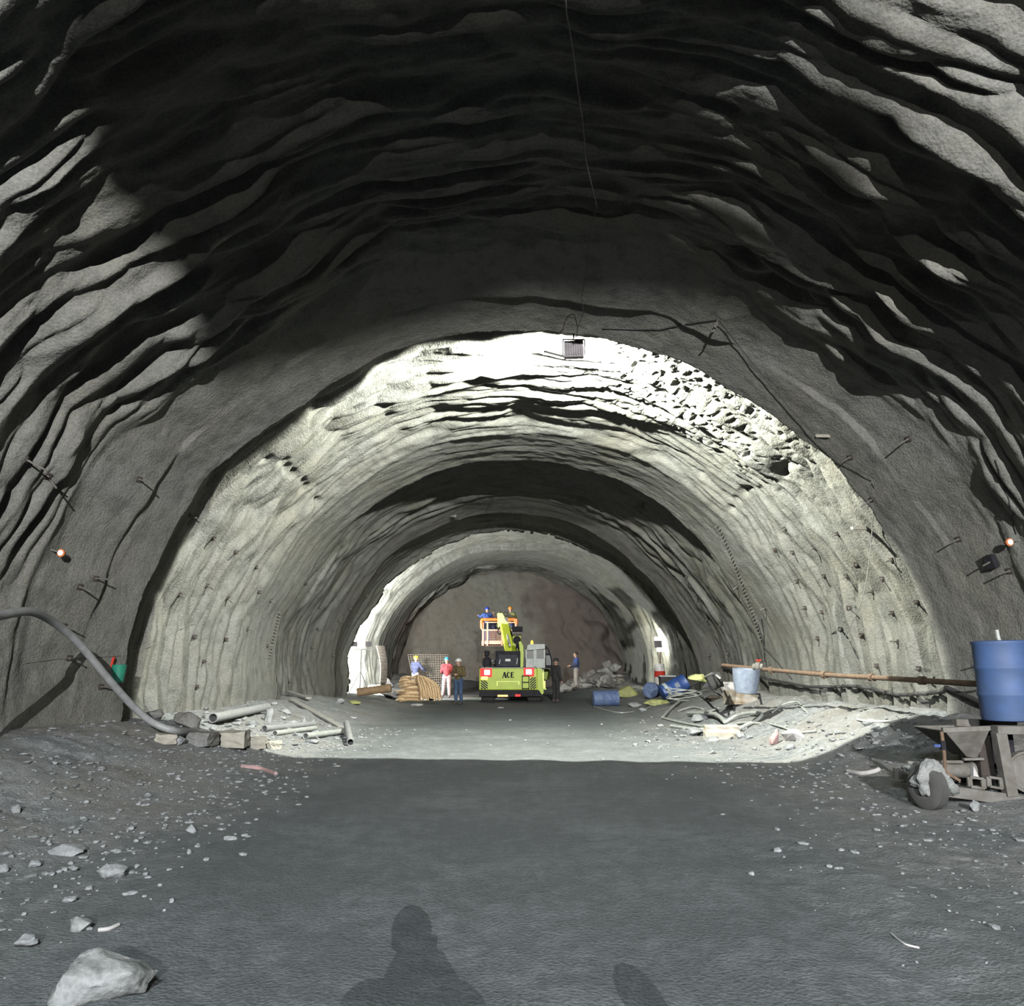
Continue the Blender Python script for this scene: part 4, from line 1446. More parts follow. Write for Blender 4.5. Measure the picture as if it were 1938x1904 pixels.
# comb of stirrup ends along the inner edge of the second ring
bm = BM()
for i in range(34):
    f_ = i / 33
    px = 1358 + 84 * f_ ** .85
    py = 995 + 215 * f_
    l, n, _ = hit(px, py, 'wall')
    bar(bm, l - n * .02 + Vector((0, -.09, 0)), l + n * .05 + Vector((0, .09, 0)), .02)
tag(obj('lattice_girder', bm, M_DUSTM), 'row of short stirrup ends showing along the second ring on the right', 'girder')
bm = BM()
for i in range(15):
    f_ = i / 14
    l, n, _ = hit(527 - 20 * f_, 1160 + 85 * f_, 'wall')
    bar(bm, l - n * .02 + Vector((0, -.09, 0)), l + n * .05 + Vector((0, .09, 0)), .02)
tag(obj('lattice_girder', bm, M_DUSTM), 'row of short stirrup ends showing along the second ring on the left', 'girder')
# hook lamp on third ring crown
l, n, _ = hit(857, 972, 'wall')
bm = rock_bm(l + n * .1, (.14, .14, .1), 130, 0, 0, 14, 1)
tag(obj('lining_lump', bm, M_STONE2, None, True), 'pale lump stuck to the crown of the third ring', 'lump')
# ------------------------------------------------------------------ mobile crane with work basket
yv = 32.3


def V(px, py, dy=0.0, ref=None):
    """point seen at (px,py) when on the crane's rear plane, then pushed dy metres along the tunnel"""
    p = P(px, py, yv if ref is None else ref)
    return Vector((p.x, p.y + dy, p.z))


vb = V(967, 1328)
gv = gz(vb.x, yv + 1)
crane = thing('mobile_crane', 'lime green mobile crane seen from behind with a raised boom and orange work basket', 'crane', (vb.x, yv + 2.2, gv))


def vbox(name, x0, y0, x1, y1, dy0, dy1, mat, parent=crane, bevel=.02, ref=None):
    a = V(x0, y0, 0, ref)
    b = V(x1, y1, 0, ref)
    bm = BM()
    box(bm, ((a.x + b.x) / 2, a.y + (dy0 + dy1) / 2, (a.z + b.z) / 2), (abs(b.x - a.x), dy1 - dy0, abs(a.z - b.z)))
    return obj(name, bm, mat, parent, bevel=bevel)


def vslab(bm, pts, dy0, dy1, ref=None):
    slab(bm, [V(x, y, dy0, ref) for x, y in pts], (0, dy1 - dy0, 0))


tail = vbox('counterweight', 907, 1265, 1017, 1306, 0, .75, M_LIME, bevel=.03)
vbox('chassis', 912, 1285, 1016, 1312, .75, 5.2, M_LIME2)
vbox('deck', 909, 1263, 1015, 1267, .05, 3.2, M_GREYM)
bm = BM(); vslab(bm, [(1017, 1264), (1026, 1266), (1029, 1312), (1024, 1316), (1017, 1306)], .05, .7); obj('side_panel', bm, M_LIME, crane)
bm = BM(); vslab(bm, [(909, 1306), (1020, 1306), (1028, 1318), (906, 1318)], -.08, .4); obj('bumper', bm, M_BLACK, crane)
vbox('reflector', 942, 1315, 961, 1318, -.10, -.06, M_AMBER, bevel=0)
vbox('reflector', 975, 1314, 985, 1318, -.10, -.06, M_TAILRED, bevel=0)
# recessed panel outline and rivet
bm = BM()
for q in ([(940, 1290), (983, 1290)], [(941, 1290), (941, 1298)], [(982, 1290), (982, 1296)]):
    bar(bm, V(*q[0], -.01), V(*q[1], -.01), .03, .02)
obj('tow_bracket', bm, M_LIME2, tail)
# lettering
bm = BM()
def st(x0, y0, x1, y1, w_):
    bar(bm, V(x0, y0, -.012), V(x1, y1, -.012), .012, w_) if False else slabline(x0, y0, x1, y1, w_)
def slabline(x0, y0, x1, y1, w_):
    a, b = V(x0, y0, -.012), V(x1, y1, -.012)
    d_ = (b - a).normalized()
    n_ = Vector((-d_.z, 0, d_.x)) * w_ / 2
    slab(bm, [a + n_, b + n_, b - n_, a - n_], (0, .02, 0))
# A
st(951.4, 1282.5, 954.3, 1272, .03); st(954.6, 1272, 957.6, 1282.5, .07); st(952.4, 1279, 956.4, 1279, .03)
st(950, 1282.6, 953, 1282.6, .025); st(955.6, 1282.6, 959, 1282.6, .025)
# C
CP = [(964.9, 1274.6), (963.9, 1272.6), (962.0, 1272.2), (960.6, 1273.9), (960.1, 1277.3), (960.6, 1280.6), (962.0, 1282.4), (963.9, 1282.0), (964.9, 1280.2)]
for k in range(8):
    st(*CP[k], *CP[k + 1], (.025, .03, .045, .06, .06, .045, .03, .025)[k])
# E
st(968, 1272, 968, 1282.6, .06); st(966.8, 1272.4, 972, 1272.4, .025); st(966.8, 1282.2, 972.4, 1282.2, .025); st(967, 1277, 970.6, 1277, .025)
st(971.9, 1272, 971.9, 1274.6, .02); st(972.3, 1280, 972.3, 1282.6, .02); st(970.4, 1275.6, 970.4, 1278.4, .02)
st(961.2, 1269.6, 962.2, 1269.6, .02)
obj('lettering', bm, M_BLACK, tail)
bm = BM()
for k in range(-2, 4):
    ya, yb_ = 1292.5 + k * 4.6, 1303 + k * 4.6
    xa, xb = 910.0, 923.0
    if yb_ > 1304.5: xb -= (yb_ - 1304.5) * 13 / 10.5; yb_ = 1304.5
    if ya < 1288: xa += (1288 - ya) * 13 / 10.5; ya = 1288
    if xb - xa > 2: st(xa, ya, xb, yb_, .042)
obj('hazard_stripes', bm, M_BLACK, tail)
bm = BM()
for k in range(-1, 5):
    ya, yb_ = 1292 + k * 4.6, 1281.5 + k * 4.6
    xa, xb = 1003.0, 1014.5
    if ya > 1304.5: xa += (ya - 1304.5) * 11.5 / 10.5; ya = 1304.5
    if yb_ < 1282: xb -= (1282 - yb_) * 11.5 / 10.5; yb_ = 1282
    if xb - xa > 2: st(xa, ya, xb, yb_, .042)
obj('hazard_stripes', bm, M_BLACK, tail)
bm = BM()
for q in ([(988.5, 1278), (988.5, 1304)], [(1001, 1280), (1001, 1304)], [(988, 1279), (1002, 1279)], [(988, 1291), (1001, 1291)], [(988, 1303), (1002, 1303)]):
    bar(bm, V(*q[0], -.08), V(*q[1], -.08), .03)
obj('ladder', bm, M_BLACK, crane)
# tail lamps
for (x0, x1, cx0, cx1, y0) in ((909, 931, 917, 927, 1265), (991, 1011, 995.5, 1006, 1264)):
    tl = vbox('tail_lamp', x0, y0, x1, y0 + 16, -.05, .02, M_TAILRED, bevel=.01)
    vbox('lamp_core', cx0, y0 + 3, cx1, y0 + 12, -.07, -.04, M_TAILON, tl, .01)
vbox('turn_signal', 911, 1280, 923, 1286.5, -.05, .01, M_AMBER, bevel=.01)
# engine cover
ec = vbox('engine_cover', 937.5, 1232, 985, 1264, .1, 1.5, M_BLACK, bevel=.03)
vbox('cover_panel', 943, 1239, 980, 1261, .06, .1, plain('charcoal_panel', (.06, .062, .075), .8, spec=.08), ec, .01)
vbox('data_plate', 956.5, 1247, 966, 1251.5, .04, .06, plain('label_plate', (.35, .36, .38), .4), ec, 0)
bm = BM()
bar(bm, V(944.5, 1257, .04), V(947, 1248, .04), .03); bar(bm, V(978, 1257, .04), V(979.5, 1246, .04), .03)
obj('cover_handle', bm, M_GREYM, ec)
# air cleaner and exhaust on the left
bm = BM()
c_ = V(920.5, 1262, .6)
lathe(bm, [(.001, 0), (.17, .02), (.20, .16), (.15, .32), (.07, .38), (.06, .44), (.10, .46), (.11, .60), (.09, .64), (.001, .65)], c_, (0, 0, 1), 20)
obj('air_cleaner', bm, M_BLACK, crane, True)
bm = BM(); tube(bm, [V(926, 1262, .7), V(929, 1252, .75), V(934, 1250, .8), V(938, 1254, .9)], .05, 8, 4); obj('intake_pipe', bm, M_GREYM, crane, True)
bm = BM(); tube(bm, [V(915, 1263, 1.2), V(914.5, 1236, 1.2)], .03, 8, 1); obj('exhaust_stack', bm, M_CREAM, crane)
vbox('hydraulic_tank', 926, 1256, 940, 1264, 1.0, 2.2, M_DRUSTY)
# mast / boom
bm = BM(); vslab(bm, [(984.5, 1264), (983.5, 1228), (982, 1214), (986, 1212), (991, 1222), (992, 1240), (990.5, 1264)], .9, 1.15); obj('boom_bracket', bm, M_LIME, crane, bevel=.01)
bm = BM(); vslab(bm, [(946, 1264), (946, 1240), (983, 1240), (983, 1264)], 1.6, 2.9); obj('turntable', bm, M_LIME, crane, bevel=.02)


def boomseg(name, a, b, w_, h_, mat, parent=crane):
    bm = BM()
    bar(bm, P(*a), P(*b), w_, h_)
    return obj(name, bm, mat, parent, bevel=.015)


boom = boomseg('boom', (966, 1240, 34.2), (953, 1178, 36.6), .34, .30, M_LIME2)
boomseg('boom_strut', (957.5, 1238, 33.9), (957, 1211, 34.9), .10, .14, M_LIME2)
boomseg('second_boom', (973, 1236, 34.2), (963, 1190, 36.4), .16, .22, M_LIME)
cyl = boomseg('lift_cylinder', (965, 1222, 34.2), (959, 1196, 35.8), .09, .09, M_WHITE)
bm = BM()
slab(bm, [P(x, y, 36.2) for x, y in [(941, 1161), (950.5, 1160), (958, 1172), (964, 1184), (962, 1186.5), (956, 1187), (957, 1202), (951, 1201), (948, 1188), (942, 1187)]], (0, .45, 0))
obj('boom_head', bm, M_LIME2, crane, bevel=.015)
bm = BM()
slab(bm, [P(x, y, 36.19) for x, y in [(953, 1168), (961, 1168), (962, 1177), (958, 1176)]], (0, .03, 0))
obj('head_window', bm, M_DUSTM, crane)
bm = BM()
for q in ([(950, 1162), (958, 1159)], [(958, 1159), (966, 1165)], [(960, 1162), (970, 1168)], [(944, 1160), (949, 1157.5)], [(952, 1164), (966, 1164)]):
    bar(bm, P(*q[0], 36.6), P(*q[1], 36.7), .07)
obj('hydraulic_fittings', bm, M_DUSTM, crane)
bm = BM()
tube(bm, [P(946, 1186, 36.1), P(942, 1196, 36.0), P(946, 1200, 36), P(952, 1194, 36)], .03, 7, 5)
tube(bm, [P(961, 1187, 36), P(968, 1200, 35.6), P(974, 1216, 35), P(978, 1236, 34.4)], .03, 7, 5)
tube(bm, [P(980, 1205, 35), P(985, 1212, 34.8), P(984, 1222, 34.6), P(976, 1226, 34.5)], .03, 7, 5)
obj('hydraulic_hoses', bm, M_BLACK, crane, True)
winch = vbox('winch_box', 970, 1200, 987.5, 1232, 2.3, 3.0, M_LIME)
bm = BM()
lathe(bm, [(.001, -.06), (.17, -.05), (.17, .05), (.001, .06)], V(979, 1208.5, 2.25), (0, 1, 0), 22)
lathe(bm, [(.001, -.06), (.12, -.05), (.12, .05), (.001, .06)], V(982, 1220, 2.25), (0, 1, 0), 22)
obj('winch_drum', bm, M_BLACK, winch, True)
vbox('platform_box', 969, 1181, 990.5, 1191, 2.2, 3.1, M_BLACK)
vbox('platform_frame', 970, 1192, 989, 1197, 2.2, 3.0, M_DUSTM)
# cab
cab = vbox('cab', 995, 1246, 1033, 1265, .45, 2.2, M_CABG)
bm = BM()
vslab(bm, [(996.5, 1230), (998, 1221), (1003, 1218.5), (1032, 1218.5), (1032.5, 1228), (1000, 1230.5)], .35, 2.25)
obj('cab_roof', bm, M_CABG, cab, bevel=.01)
for (x0, dy, w_) in ((996.5, .45, .06), (996.5, 2.15, .06), (1031.5, .5, .06), (1031.5, 2.15, .06), (1013, .4, .12)):
    bm = BM(); bar(bm, V(x0, 1262 if w_ > .1 else 1247, dy), V(x0, 1229, dy), w_, .06)
    obj('cab_pillar', bm, M_CABG, cab)
bm = BM(); vslab(bm, [(999, 1231), (1010, 1231), (1010, 1262), (998, 1262)], .46, .48); obj('rear_window', bm, M_GLASSD, cab)
bm = BM(); vslab(bm, [(1016, 1229), (1030, 1229), (1030, 1256), (1016, 1256)], .46, .48); obj('rear_window', bm, M_GLASSD, cab)
bm = BM(); box(bm, V(1006, 1254, 1.1), (.42, .12, .62)); box(bm, V(1006, 1259, 1.3), (.42, .5, .14)); obj('seat', bm, M_BLACK, cab, bevel=.03)
bm = BM()
tube(bm, [V(1033, 1222, .9), V(1039, 1228, .9), V(1043, 1238, .9), V(1046, 1250, .9), V(1046, 1264, .9)], .03, 7, 5)
tube(bm, [V(1034, 1238, .9), V(1044, 1238, .9)], .04, 7, 1)
tube(bm, [V(1034, 1262, .9), V(1046, 1262, .9)], .06, 7, 1)
tube(bm, [V(1034, 1224, .9), V(1034, 1264, .9)], .03, 7, 1)
door = obj('cab_door', bm, M_BLACK, cab, True)
bm = BM(); vslab(bm, [(1034.5, 1239), (1043.5, 1239), (1045.5, 1260), (1034.5, 1260)], .9, .92); obj('door_glass', bm, M_GLASSD, door)
bm = BM(); lathe(bm, [(.06, 0), (.06, .04), (.05, .12), (.03, .17), (.001, .18)], V(1008, 1219, 1.1), (0, 0, 1), 14); obj('beacon', bm, M_AMBER, cab, True)
bm = BM(); vslab(bm, [(1033, 1266), (1046, 1268), (1047, 1282), (1044, 1290), (1036, 1289), (1033, 1284)], 2.6, 3.6); obj('front_fender', bm, M_LIME, crane, bevel=.02)
vbox('side_box', 1027, 1262, 1032, 1268, .8, 1.1, M_WHITE)
bm = BM(); bar(bm, V(1030, 1268, 1.1), V(1030, 1306, 1.1), .06); bar(bm, V(1033, 1290, 1.1), V(1033, 1306, 1.1), .06); bar(bm, V(1028, 1306, 1.1), V(1036, 1306, 1.1), .06, .04); obj('step', bm, M_LIME2, crane)
bm = BM(); bar(bm, V(908, 1262, .1), V(908, 1268, .1), .04, .04); obj('marker_post', bm, M_BLACK, crane)


# wheels
def tyre(cx, dy, r, w_, nm='wheel'):
    bm = BM()
    c_ = Vector((cx, yv + dy, gz(cx, yv + dy) + r - .02))
    lathe(bm, [(r * .55, -w_ * .42), (r * .9, -w_ * .5), (r, -w_ * .36), (r, w_ * .36), (r * .9, w_ * .5), (r * .55, w_ * .42)], c_, (1, 0, 0), 32, closed=True)
    wo = obj(nm, bm, M_RUBBER, crane, True)
    bm = BM()
    lathe(bm, [(.001, -w_ * .25), (r * .56, -w_ * .38), (r * .56, w_ * .38), (.001, w_ * .25)], c_, (1, 0, 0), 20)
    obj('wheel_rim', bm, M_LIME, wo, True)


for px in (923, 1012):
    tyre(V(px, 1320).x, .75, .48, .55)
for px in (925, 1016):
    tyre(V(px, 1320).x, 4.3, .55, .5)
bm = BM(); bar(bm, V(923, 1312, .75), V(1012, 1312, .75), .16); obj('axle', bm, M_DRUSTY, crane)

# basket
yb = 38.0
bk = thing('x', None, None)
bpy.data.objects.remove(bk)


def Bp(px, py, dy=0.0):
    p = P(px, py, yb)
    return Vector((p.x, yb + dy, p.z))


D_ = 1.05
bm = BM()
a, b = Bp(912, 1216), Bp(979, 1222)
box(bm, ((a.x + b.x) / 2, yb + D_ / 2, (Bp(0, 1222).z + Bp(0, 1219).z) / 2), (b.x - a.x, D_, .06))
basket = obj('basket', bm, M_CREAM, crane)
bm = BM(); slab(bm, [Bp(911.5, 1213), Bp(979, 1213), Bp(979, 1222), Bp(911.5, 1222)], (0, .04, 0)); slab(bm, [Bp(911.5, 1213, D_), Bp(979, 1213, D_), Bp(979, 1222, D_), Bp(911.5, 1222, D_)], (0, .04, 0)); obj('kick_plate', bm, M_CREAM, basket)
for px in (914, 922.5, 950, 976):
    for dy in (0, D_):
        bm = BM(); bar(bm, Bp(px, 1222, dy), Bp(px, 1178, dy), .075 if px < 980 else .05); obj('basket_post', bm, M_CREAM, basket)
bm = BM()
for dy in (0, D_):
    bar(bm, Bp(912, 1192.5, dy), Bp(978, 1192.5, dy), .06)
    bar(bm, Bp(918, 1178, dy), Bp(978, 1178, dy), .045)
for px in (913, 977):
    bar(bm, Bp(px, 1192.5), Bp(px, 1192.5, D_), .05)
obj('mid_rail', bm, M_CREAM, basket)
bm = BM()
for dy in (0, D_):
    tube(bm, [Bp(912, 1190, dy), Bp(911.5, 1180, dy), Bp(912.5, 1173.5, dy), Bp(918, 1172.5, dy), Bp(950, 1172.5, dy), Bp(972, 1172.5, dy), Bp(977, 1174, dy), Bp(977.5, 1181, dy)], .075, 8, 4)
bar(bm, Bp(912, 1173), Bp(912, 1173, D_), .11)
bar(bm, Bp(977, 1173), Bp(977, 1173, D_), .11)
obj('top_rail', bm, M_ORANGE, basket, True)
bm = BM(); box(bm, Bp(976, 1176, -.06), (.14, .12, .22)); obj('control_panel', bm, M_ORANGE, basket, bevel=.01)
bm = BM(); box(bm, Bp(918, 1184, .5), (.16, .5, .3)); obj('tool_bin', bm, M_BLACK, basket, bevel=.01)
bm = BM(); bar(bm, P(955, 1196, 36.5), P(955, 1206, 38.0), .2, .16); obj('basket_arm', bm, M_LIME, basket)
bm = BM()
# mesh infill of the basket sides
for i in range(24):
    x_ = 914 + i * 2.7
    tube(bm, [Bp(x_, 1213, .02), Bp(x_, 1193, .02)], .008, 4, 1)
for j in range(5):
    tube(bm, [Bp(914, 1196 + j * 4, .02), Bp(977, 1196 + j * 4, .02)], .008, 4, 1)
obj('mesh_infill', bm, M_CREAM, basket)
# added red light for the crane lamps' glow, no fixture
point('crane_red_glow', (vb.x - 1.5, yv + 2.2, 1.0), 1500, (1, .36, .24), .1, 56, (-.36, 1, -.10), .8)
# ------------------------------------------------------------------ people
def capsule(bm, p, q, r1, r2, seg=12):
    p, q = Vector(p), Vector(q)
    d = q - p
    L = max(d.length, 1e-4)
    pr = []
    for k in range(5):
        a = PI / 2 * k / 4
        pr.append((max(r1 * math.sin(a), .0004), -r1 * math.cos(a)))
    for k in range(5):
        a = PI / 2 * k / 4
        pr.append((max(r2 * math.cos(a), .0004), L + r2 * math.sin(a)))
    lathe(bm, pr, p, d if d.length > 1e-4 else (0, 0, 1), seg)


def ell(bm, c, s, rot=None):
    m = Matrix.Translation(Vector(c))
    if rot is not None: m = m @ rot.to_4x4()
    bmesh.ops.create_icosphere(bm, subdivisions=3, radius=1, matrix=m @ Matrix.Diagonal((s[0], s[1], s[2], 1)))


def person(loc, facing, label, shirt, trousers, helmet=None, scale=1.0, arms=None, lean=(0, 0), legs=None, head_turn=0, hair=True, vest=None, crouch=0, visor=True, pocket=None):
    """local frame: faces -y, z up. facing: rotation about z."""
    root = thing('person', label, 'person', loc, None, facing)
    lx, ly = lean
    hz = .93 - crouch
    pel = Vector((0, 0, hz))
    che = Vector((lx * .6, ly * .6, hz + .34))
    nek = Vector((lx, ly - .005, hz + .55))
    hed = Vector((lx * 1.25, ly * 1.25 - .02, hz + .70))
    A = dict(eL=(.27, .03, -.30), wL=(.28, -.06, -.55), eR=(-.27, .03, -.30), wR=(-.28, -.06, -.55))
    if arms: A.update(arms)
    sh = {s: Vector((lx * .9 + s * .185, ly * .9 + .01, hz + .49)) for s in (1, -1)}
    eb = {1: sh[1] + Vector(A['eL']) - Vector((.185, 0, 0)) if False else Vector((lx, ly, hz + .49)) + Vector(A['eL']), -1: Vector((lx, ly, hz + .49)) + Vector(A['eR'])}
    wr = {1: Vector((lx, ly, hz + .49)) + Vector(A['wL']), -1: Vector((lx, ly, hz + .49)) + Vector(A['wR'])}
    kn = {s: Vector((s * .105, -.02 - crouch * .9, .50 - crouch * .25)) for s in (1, -1)}
    an = {s: Vector((s * .115, .02, .09)) for s in (1, -1)}
    if legs:
        for s, (k, a) in legs.items():
            kn[s], an[s] = Vector(k), Vector(a)
    bones = []   # (p, q, r1, r2, region)
    B = bones.append
    B((pel + Vector((-.075, 0, 0)), pel + Vector((.075, 0, 0)), .115, .115, 'trousers'))
    B((pel + Vector((0, 0, .05)), che, .125, .15, 'shirt'))
    B((che + Vector((-.08, 0, .0)), che + Vector((.08, 0, 0)), .125, .125, 'shirt'))
    B((che, nek - Vector((0, 0, .08)), .14, .10, 'shirt'))
    B((sh[-1] + Vector((.03, 0, 0)), sh[1] - Vector((.03, 0, 0)), .075, .075, 'shirt'))
    B((nek - Vector((0, 0, .04)), hed - Vector((0, 0, .05)), .058, .055, 'skin'))
    for s in (1, -1):
        B((sh[s], eb[s], .062, .047, 'shirt'))
        B((eb[s], wr[s], .046, .032, 'shirt'))
        hd = (wr[s] - eb[s]).normalized()
        B((wr[s], wr[s] + hd * .075, .03, .036, 'skin'))
        B((pel + Vector((s * .09, 0, -.02)), kn[s], .098, .066, 'trousers'))
        B((kn[s], an[s] + Vector((0, 0, .04)), .066, .048, 'trousers'))
        B((an[s], an[s] + Vector((s * .02, -.15, -.045)), .048, .036, 'boot'))
        B((an[s] + Vector((0, .03, -.045)), an[s] + Vector((0, -.05, -.045)), .042, .042, 'boot'))
        # fingers and thumb
        side = hd.cross(Vector((0, -1, .2))).normalized()
        pal = wr[s] + hd * .09
        curl = side.cross(hd).normalized()
        for k, ln in enumerate((.062, .072, .068, .052)):
            o_ = side * ((k - 1.5) * .019)
            m_ = pal + o_ + hd * ln * .55 + curl * .01
            B((pal + o_, m_, .0095, .009, 'skin'))
            B((m_, m_ + hd * ln * .45 + curl * .022, .009, .0075, 'skin'))
        B((wr[s] + hd * .03 - side * .028, wr[s] + hd * .075 - side * .055 + curl * .01, .011, .009, 'skin'))
    bm = BM()
    for p, q, r1, r2, _ in bones:
        capsule(bm, p, q, r1, r2)
    Rh = Matrix.Rotation(head_turn, 3, 'Z')
    ell(bm, hed + Vector((0, 0, .02)), (.075, .092, .105), Rh)
    ell(bm, hed + Rh @ Vector((0, -.03, -.055)), (.055, .06, .06), Rh)
    capsule(bm, hed + Rh @ Vector((0, -.085, .02)), hed + Rh @ Vector((0, -.108, -.015)), .010, .016, 8)
    for s in (1, -1):
        ell(bm, hed + Rh @ Vector((s * .077, .005, 0)), (.012, .022, .032), Rh)
        ell(bm, hed + Rh @ Vector((s * .03, -.083, .0)), (.022, .012, .006), Rh)
    ell(bm, hed + Rh @ Vector((0, -.088, -.055)), (.026, .012, .009), Rh)
    me = bpy.data.meshes.new('body')
    bm.to_mesh(me); bm.free()
    tmp = bpy.data.objects.new('tmp', me)
    COL.objects.link(tmp)
    rm = tmp.modifiers.new('r', 'REMESH'); rm.mode = 'VOXEL'; rm.voxel_size = .0115; rm.use_smooth_shade = True
    sm_ = tmp.modifiers.new('s', 'SMOOTH'); sm_.iterations = 3; sm_.factor = .5
    dg = bpy.context.evaluated_depsgraph_get()
    bme = bpy.data.meshes.new_from_object(tmp.evaluated_get(dg))
    bpy.data.objects.remove(tmp)
    bpy.data.meshes.remove(me)
    n = len(bme.vertices)
    co = np.empty(n * 3, np.float32); bme.vertices.foreach_get('co', co); co = co.reshape(-1, 3).astype(float)
    nr = np.empty(n * 3, np.float32); bme.vertices.foreach_get('normal', nr); nr = nr.reshape(-1, 3)
    best = np.full(n, 9e9); reg = np.zeros(n, int)
    names = ['shirt', 'trousers', 'skin', 'boot']
    for p, q, r1, r2, g in bones:
        p_, q_ = np.array(p), np.array(q)
        d = q_ - p_
        tt = np.clip(((co - p_) @ d) / (d @ d + 1e-9), 0, 1)
        ds = np.linalg.norm(co - (p_ + tt[:, None] * d), axis=1) - (r1 + (r2 - r1) * tt)
        m = ds < best
        best[m] = ds[m]; reg[m] = names.index(g)
    hd_ = np.linalg.norm((co - np.array(hed)) / np.array([1, 1, 1.2]), axis=1) < .125
    reg[hd_] = 2
    belt = (reg == 0) & (co[:, 2] < hz + .02) & (np.abs(co[:, 0]) < .2)
    reg[belt] = 1
    npoly = len(bme.polygons)
    ls = np.empty(npoly, np.int32); bme.polygons.foreach_get('loop_start', ls)
    lt = np.empty(npoly, np.int32); bme.polygons.foreach_get('loop_total', lt)
    lv = np.empty(len(bme.loops), np.int32); bme.loops.foreach_get('vertex_index', lv)
    q = lv[ls[:, None] + np.arange(4)[None, :]] if lt.min() == 4 and lt.max() == 4 else None
    bme.materials.clear()
    body = link('body', bme, M_SKIN, root, world=False)
    body.scale = (scale,) * 3
    def garment(name, region, mat, off):
        if q is None: return
        f = q[(reg[q] == region).sum(1) >= 3]
        idx, inv = np.unique(f, return_inverse=True)
        v = co[idx] + nr[idx] * off + nr[idx] * .004 * vn(co[idx][:, 2:3] * 14, co[idx][:, 0:1] * 14, 55)
        gm_ = bpy.data.meshes.new(name)
        gm_.from_pydata(v.tolist(), [], inv.reshape(-1, 4).tolist())
        gm_.polygons.foreach_set('use_smooth', [True] * len(gm_.polygons))
        gm_.update()
        o = link(name, gm_, mat, root, world=False)
        o.scale = (scale,) * 3
        s_ = o.modifiers.new('thick', 'SOLIDIFY'); s_.thickness = .006; s_.offset = 1
        return o
    garment('jacket' if vest else 'shirt', 0, shirt, .010)
    garment('trousers', 1, trousers, .008)
    garment('boots', 3, M_BOOT, .006)
    R4 = Matrix.Translation(hed) @ Rh.to_4x4()
    if helmet is not None:
        bm = BM()
        lathe(bm, [(.118, .045), (.118, .06), (.112, .09), (.098, .125), (.07, .155), (.035, .170), (.001, .174), ], (0, .0, 0), (0, 0, 1), 24)
        for v in bm.verts: v.co.y *= 1.16
        bmesh.ops.create_circle(bm, cap_ends=True, segments=24, radius=.13, matrix=Matrix.Translation((0, -.02, .046)) @ Matrix.Diagonal((.98, 1.32, 1, 1)))
        bm.transform(R4)
        bm.transform(Matrix.Diagonal((scale, scale, scale, 1)))
        h = obj('helmet', bm, helmet, root, True, world=False)
        s_ = h.modifiers.new('thick', 'SOLIDIFY'); s_.thickness = .006
    elif hair:
        bm = BM()
        ell(bm, (0, .012, .045), (.086, .10, .10))
        bmesh.ops.delete(bm, geom=[v for v in bm.verts if v.co.y < -.065 or v.co.z < .0 - .03 * (v.co.y > .02)], context='VERTS')
        bm.transform(R4)
        bm.transform(Matrix.Diagonal((scale, scale, scale, 1)))
        obj('hair', bm, M_HAIR, root, True, world=False)
    return root


def cloth(name, c, c2=None, sc=9):
    c = tuple(v * .62 for v in c)
    c2 = tuple(v * .62 for v in c2) if c2 else None
    return plain(name, c, .9, 0, c2, sc)


C_NAVY = cloth('navy_cloth', (.07, .09, .22)); C_GREY = cloth('grey_cloth', (.36, .37, .38)); C_RED = cloth('maroon_cloth', (.26, .03, .05))
C_LBLUE = cloth('pale_denim', (.38, .44, .52)); C_CAMO = cloth('olive_camo_cloth', (.22, .16, .05), (.05, .035, .015), 22); C_DENIM = cloth('dark_denim', (.03, .07, .16), (.08, .16, .30), 3)
C_BLACK = cloth('black_cloth', (.02, .02, .022)); C_SAND = cloth('beige_cloth', (.42, .38, .34)); C_BLUE = cloth('bright_blue_cloth', (.05, .14, .55)); C_OLIVE = cloth('olive_cloth', (.28, .28, .08))
H_Y = plain('yellow_helmet', (.75, .55, .05), .35); H_B = plain('blue_helmet', (.03, .30, .70), .35); H_W = plain('white_helmet', (.8, .8, .78), .35); H_O = plain('orange_helmet', (.80, .32, .03), .35); H_DB = plain('dark_blue_helmet', (.03, .08, .45), .35)
H_K = plain('black_cap', (.02, .02, .02), .7); H_C = plain('cream_helmet', (.62, .52, .38), .5)


def at(px, d):
    p = P(px, 1290, d)
    return Vector((p.x, d, gz(p.x, d)))


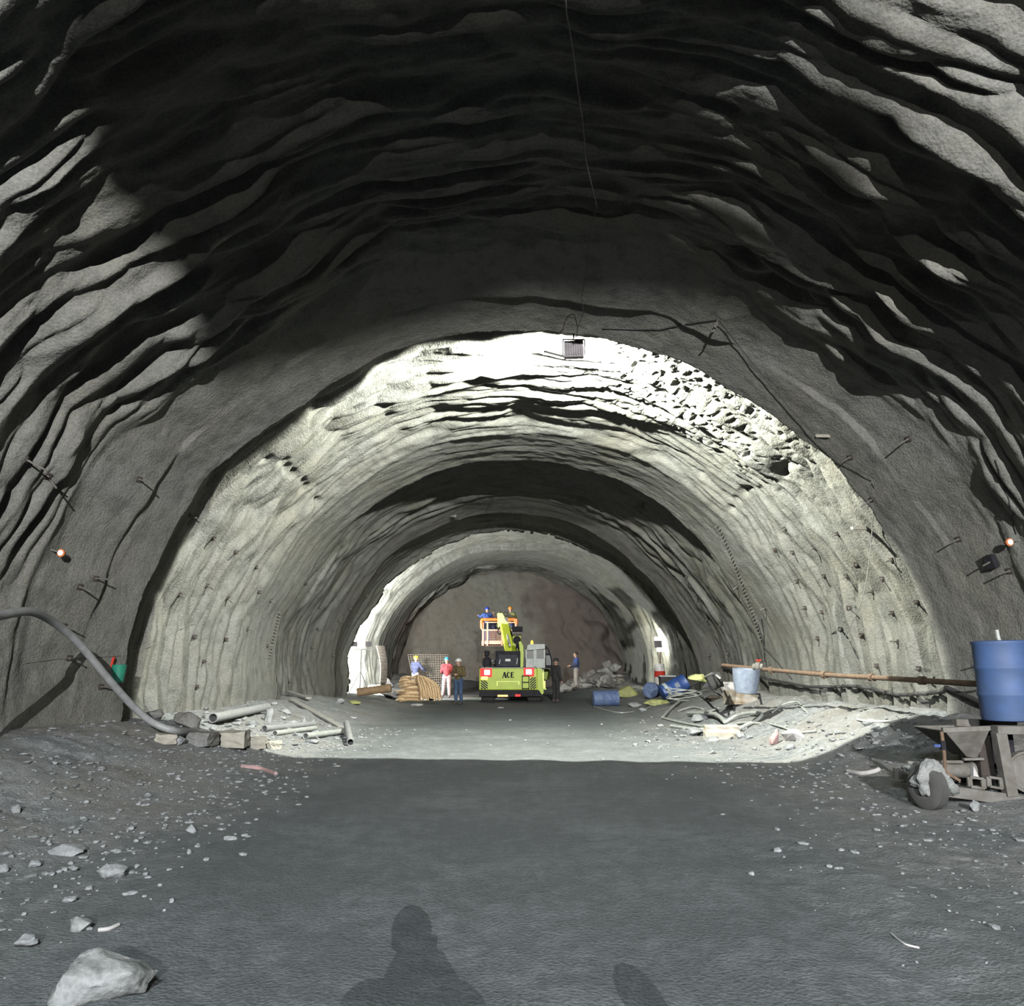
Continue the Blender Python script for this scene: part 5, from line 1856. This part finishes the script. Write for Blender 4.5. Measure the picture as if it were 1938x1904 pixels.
person(at(786, 38.0), PI - .5, 'person in a yellow helmet and navy vest seen from behind, reaching towards the wire mesh', C_NAVY, C_GREY, H_Y, 1.0,
       arms=dict(eR=(-.30, -.12, -.22), wR=(-.34, -.34, -.34), eL=(.25, -.08, -.26), wL=(.12, -.26, -.36)))
person(at(845, 36.8), PI + .1, 'person in a bright blue helmet, maroon shirt and pale trousers, back to the viewer', C_RED, C_LBLUE, H_B, 1.0,
       arms=dict(eR=(-.24, -.05, -.28), wR=(-.10, -.24, -.34), eL=(.24, -.05, -.28), wL=(.10, -.24, -.34)), legs={1: ((.13, -.02, .50), (.17, .02, .09)), -1: ((-.11, -.02, .50), (-.13, .02, .09))})
person(at(868, 31.3), -.35, 'person in a white helmet, olive patterned jacket and jeans standing with hands together', C_CAMO, C_DENIM, H_W, .97,
       arms=dict(eR=(-.25, -.02, -.28), wR=(-.06, -.24, -.30), eL=(.25, -.02, -.28), wL=(.05, -.25, -.26)), head_turn=-.5)
person(at(1052, 32.6), PI - .9, 'person dressed all in black standing at the right side of the crane', C_BLACK, C_BLACK, H_K, .96, arms=dict(eL=(.26, .03, -.28), wL=(.25, -.12, -.50)))
person(at(1091, 38.5), -PI / 2 + .15, 'bareheaded person in a dark vest with blue sleeves and beige trousers watching from the right', cloth('dark_vest_blue', (.03, .035, .05), (.04, .10, .40), 5), C_SAND, None, 1.0,
       arms=dict(eR=(-.22, -.04, -.28), wR=(-.16, -.28, -.34), eL=(.22, -.04, -.28), wL=(.14, -.28, -.30)), hair=True)
bz = Bp(0, 1219).z + .035
def bper(px, dy): 
    p = P(px, 1200, yb + dy)
    return Vector((p.x, yb + dy, bz))
person(bper(922, .55), PI + .35, 'person in a dark blue helmet and bright blue shirt at the basket left end', C_BLUE, C_NAVY, H_DB, .97,
       arms=dict(eL=(.30, -.12, -.10), wL=(.34, -.34, -.04), eR=(-.26, -.1, -.2), wR=(-.14, -.32, -.12)))
person(bper(966, .5), PI - .2, 'person with an orange helmet and olive shirt in the basket behind the boom head', C_OLIVE, C_NAVY, H_O, .98,
       arms=dict(eR=(-.27, -.1, -.2), wR=(-.2, -.34, -.1)))
person(bper(933, .75), PI, 'stooping person in a cream helmet and violet shirt in the middle of the basket', cloth('violet_cloth', (.22, .18, .34)), C_NAVY, H_C, .95, lean=(.0, -.16), crouch=.16)

# the photographer and a companion, standing where their shadows start
person((.12, -.42, gz(0, -.42)), PI, 'person holding a phone up at the viewpoint', C_GREY, C_NAVY, None, 1.02,
       arms=dict(eL=(.24, -.1, -.24), wL=(.07, -.30, .05), eR=(-.22, -.12, -.20), wR=(-.05, -.30, .06)))
person((.98, -.75, gz(.9, -.7)), PI + .1, 'person standing beside the viewpoint', C_GREY, C_NAVY, None, .95)
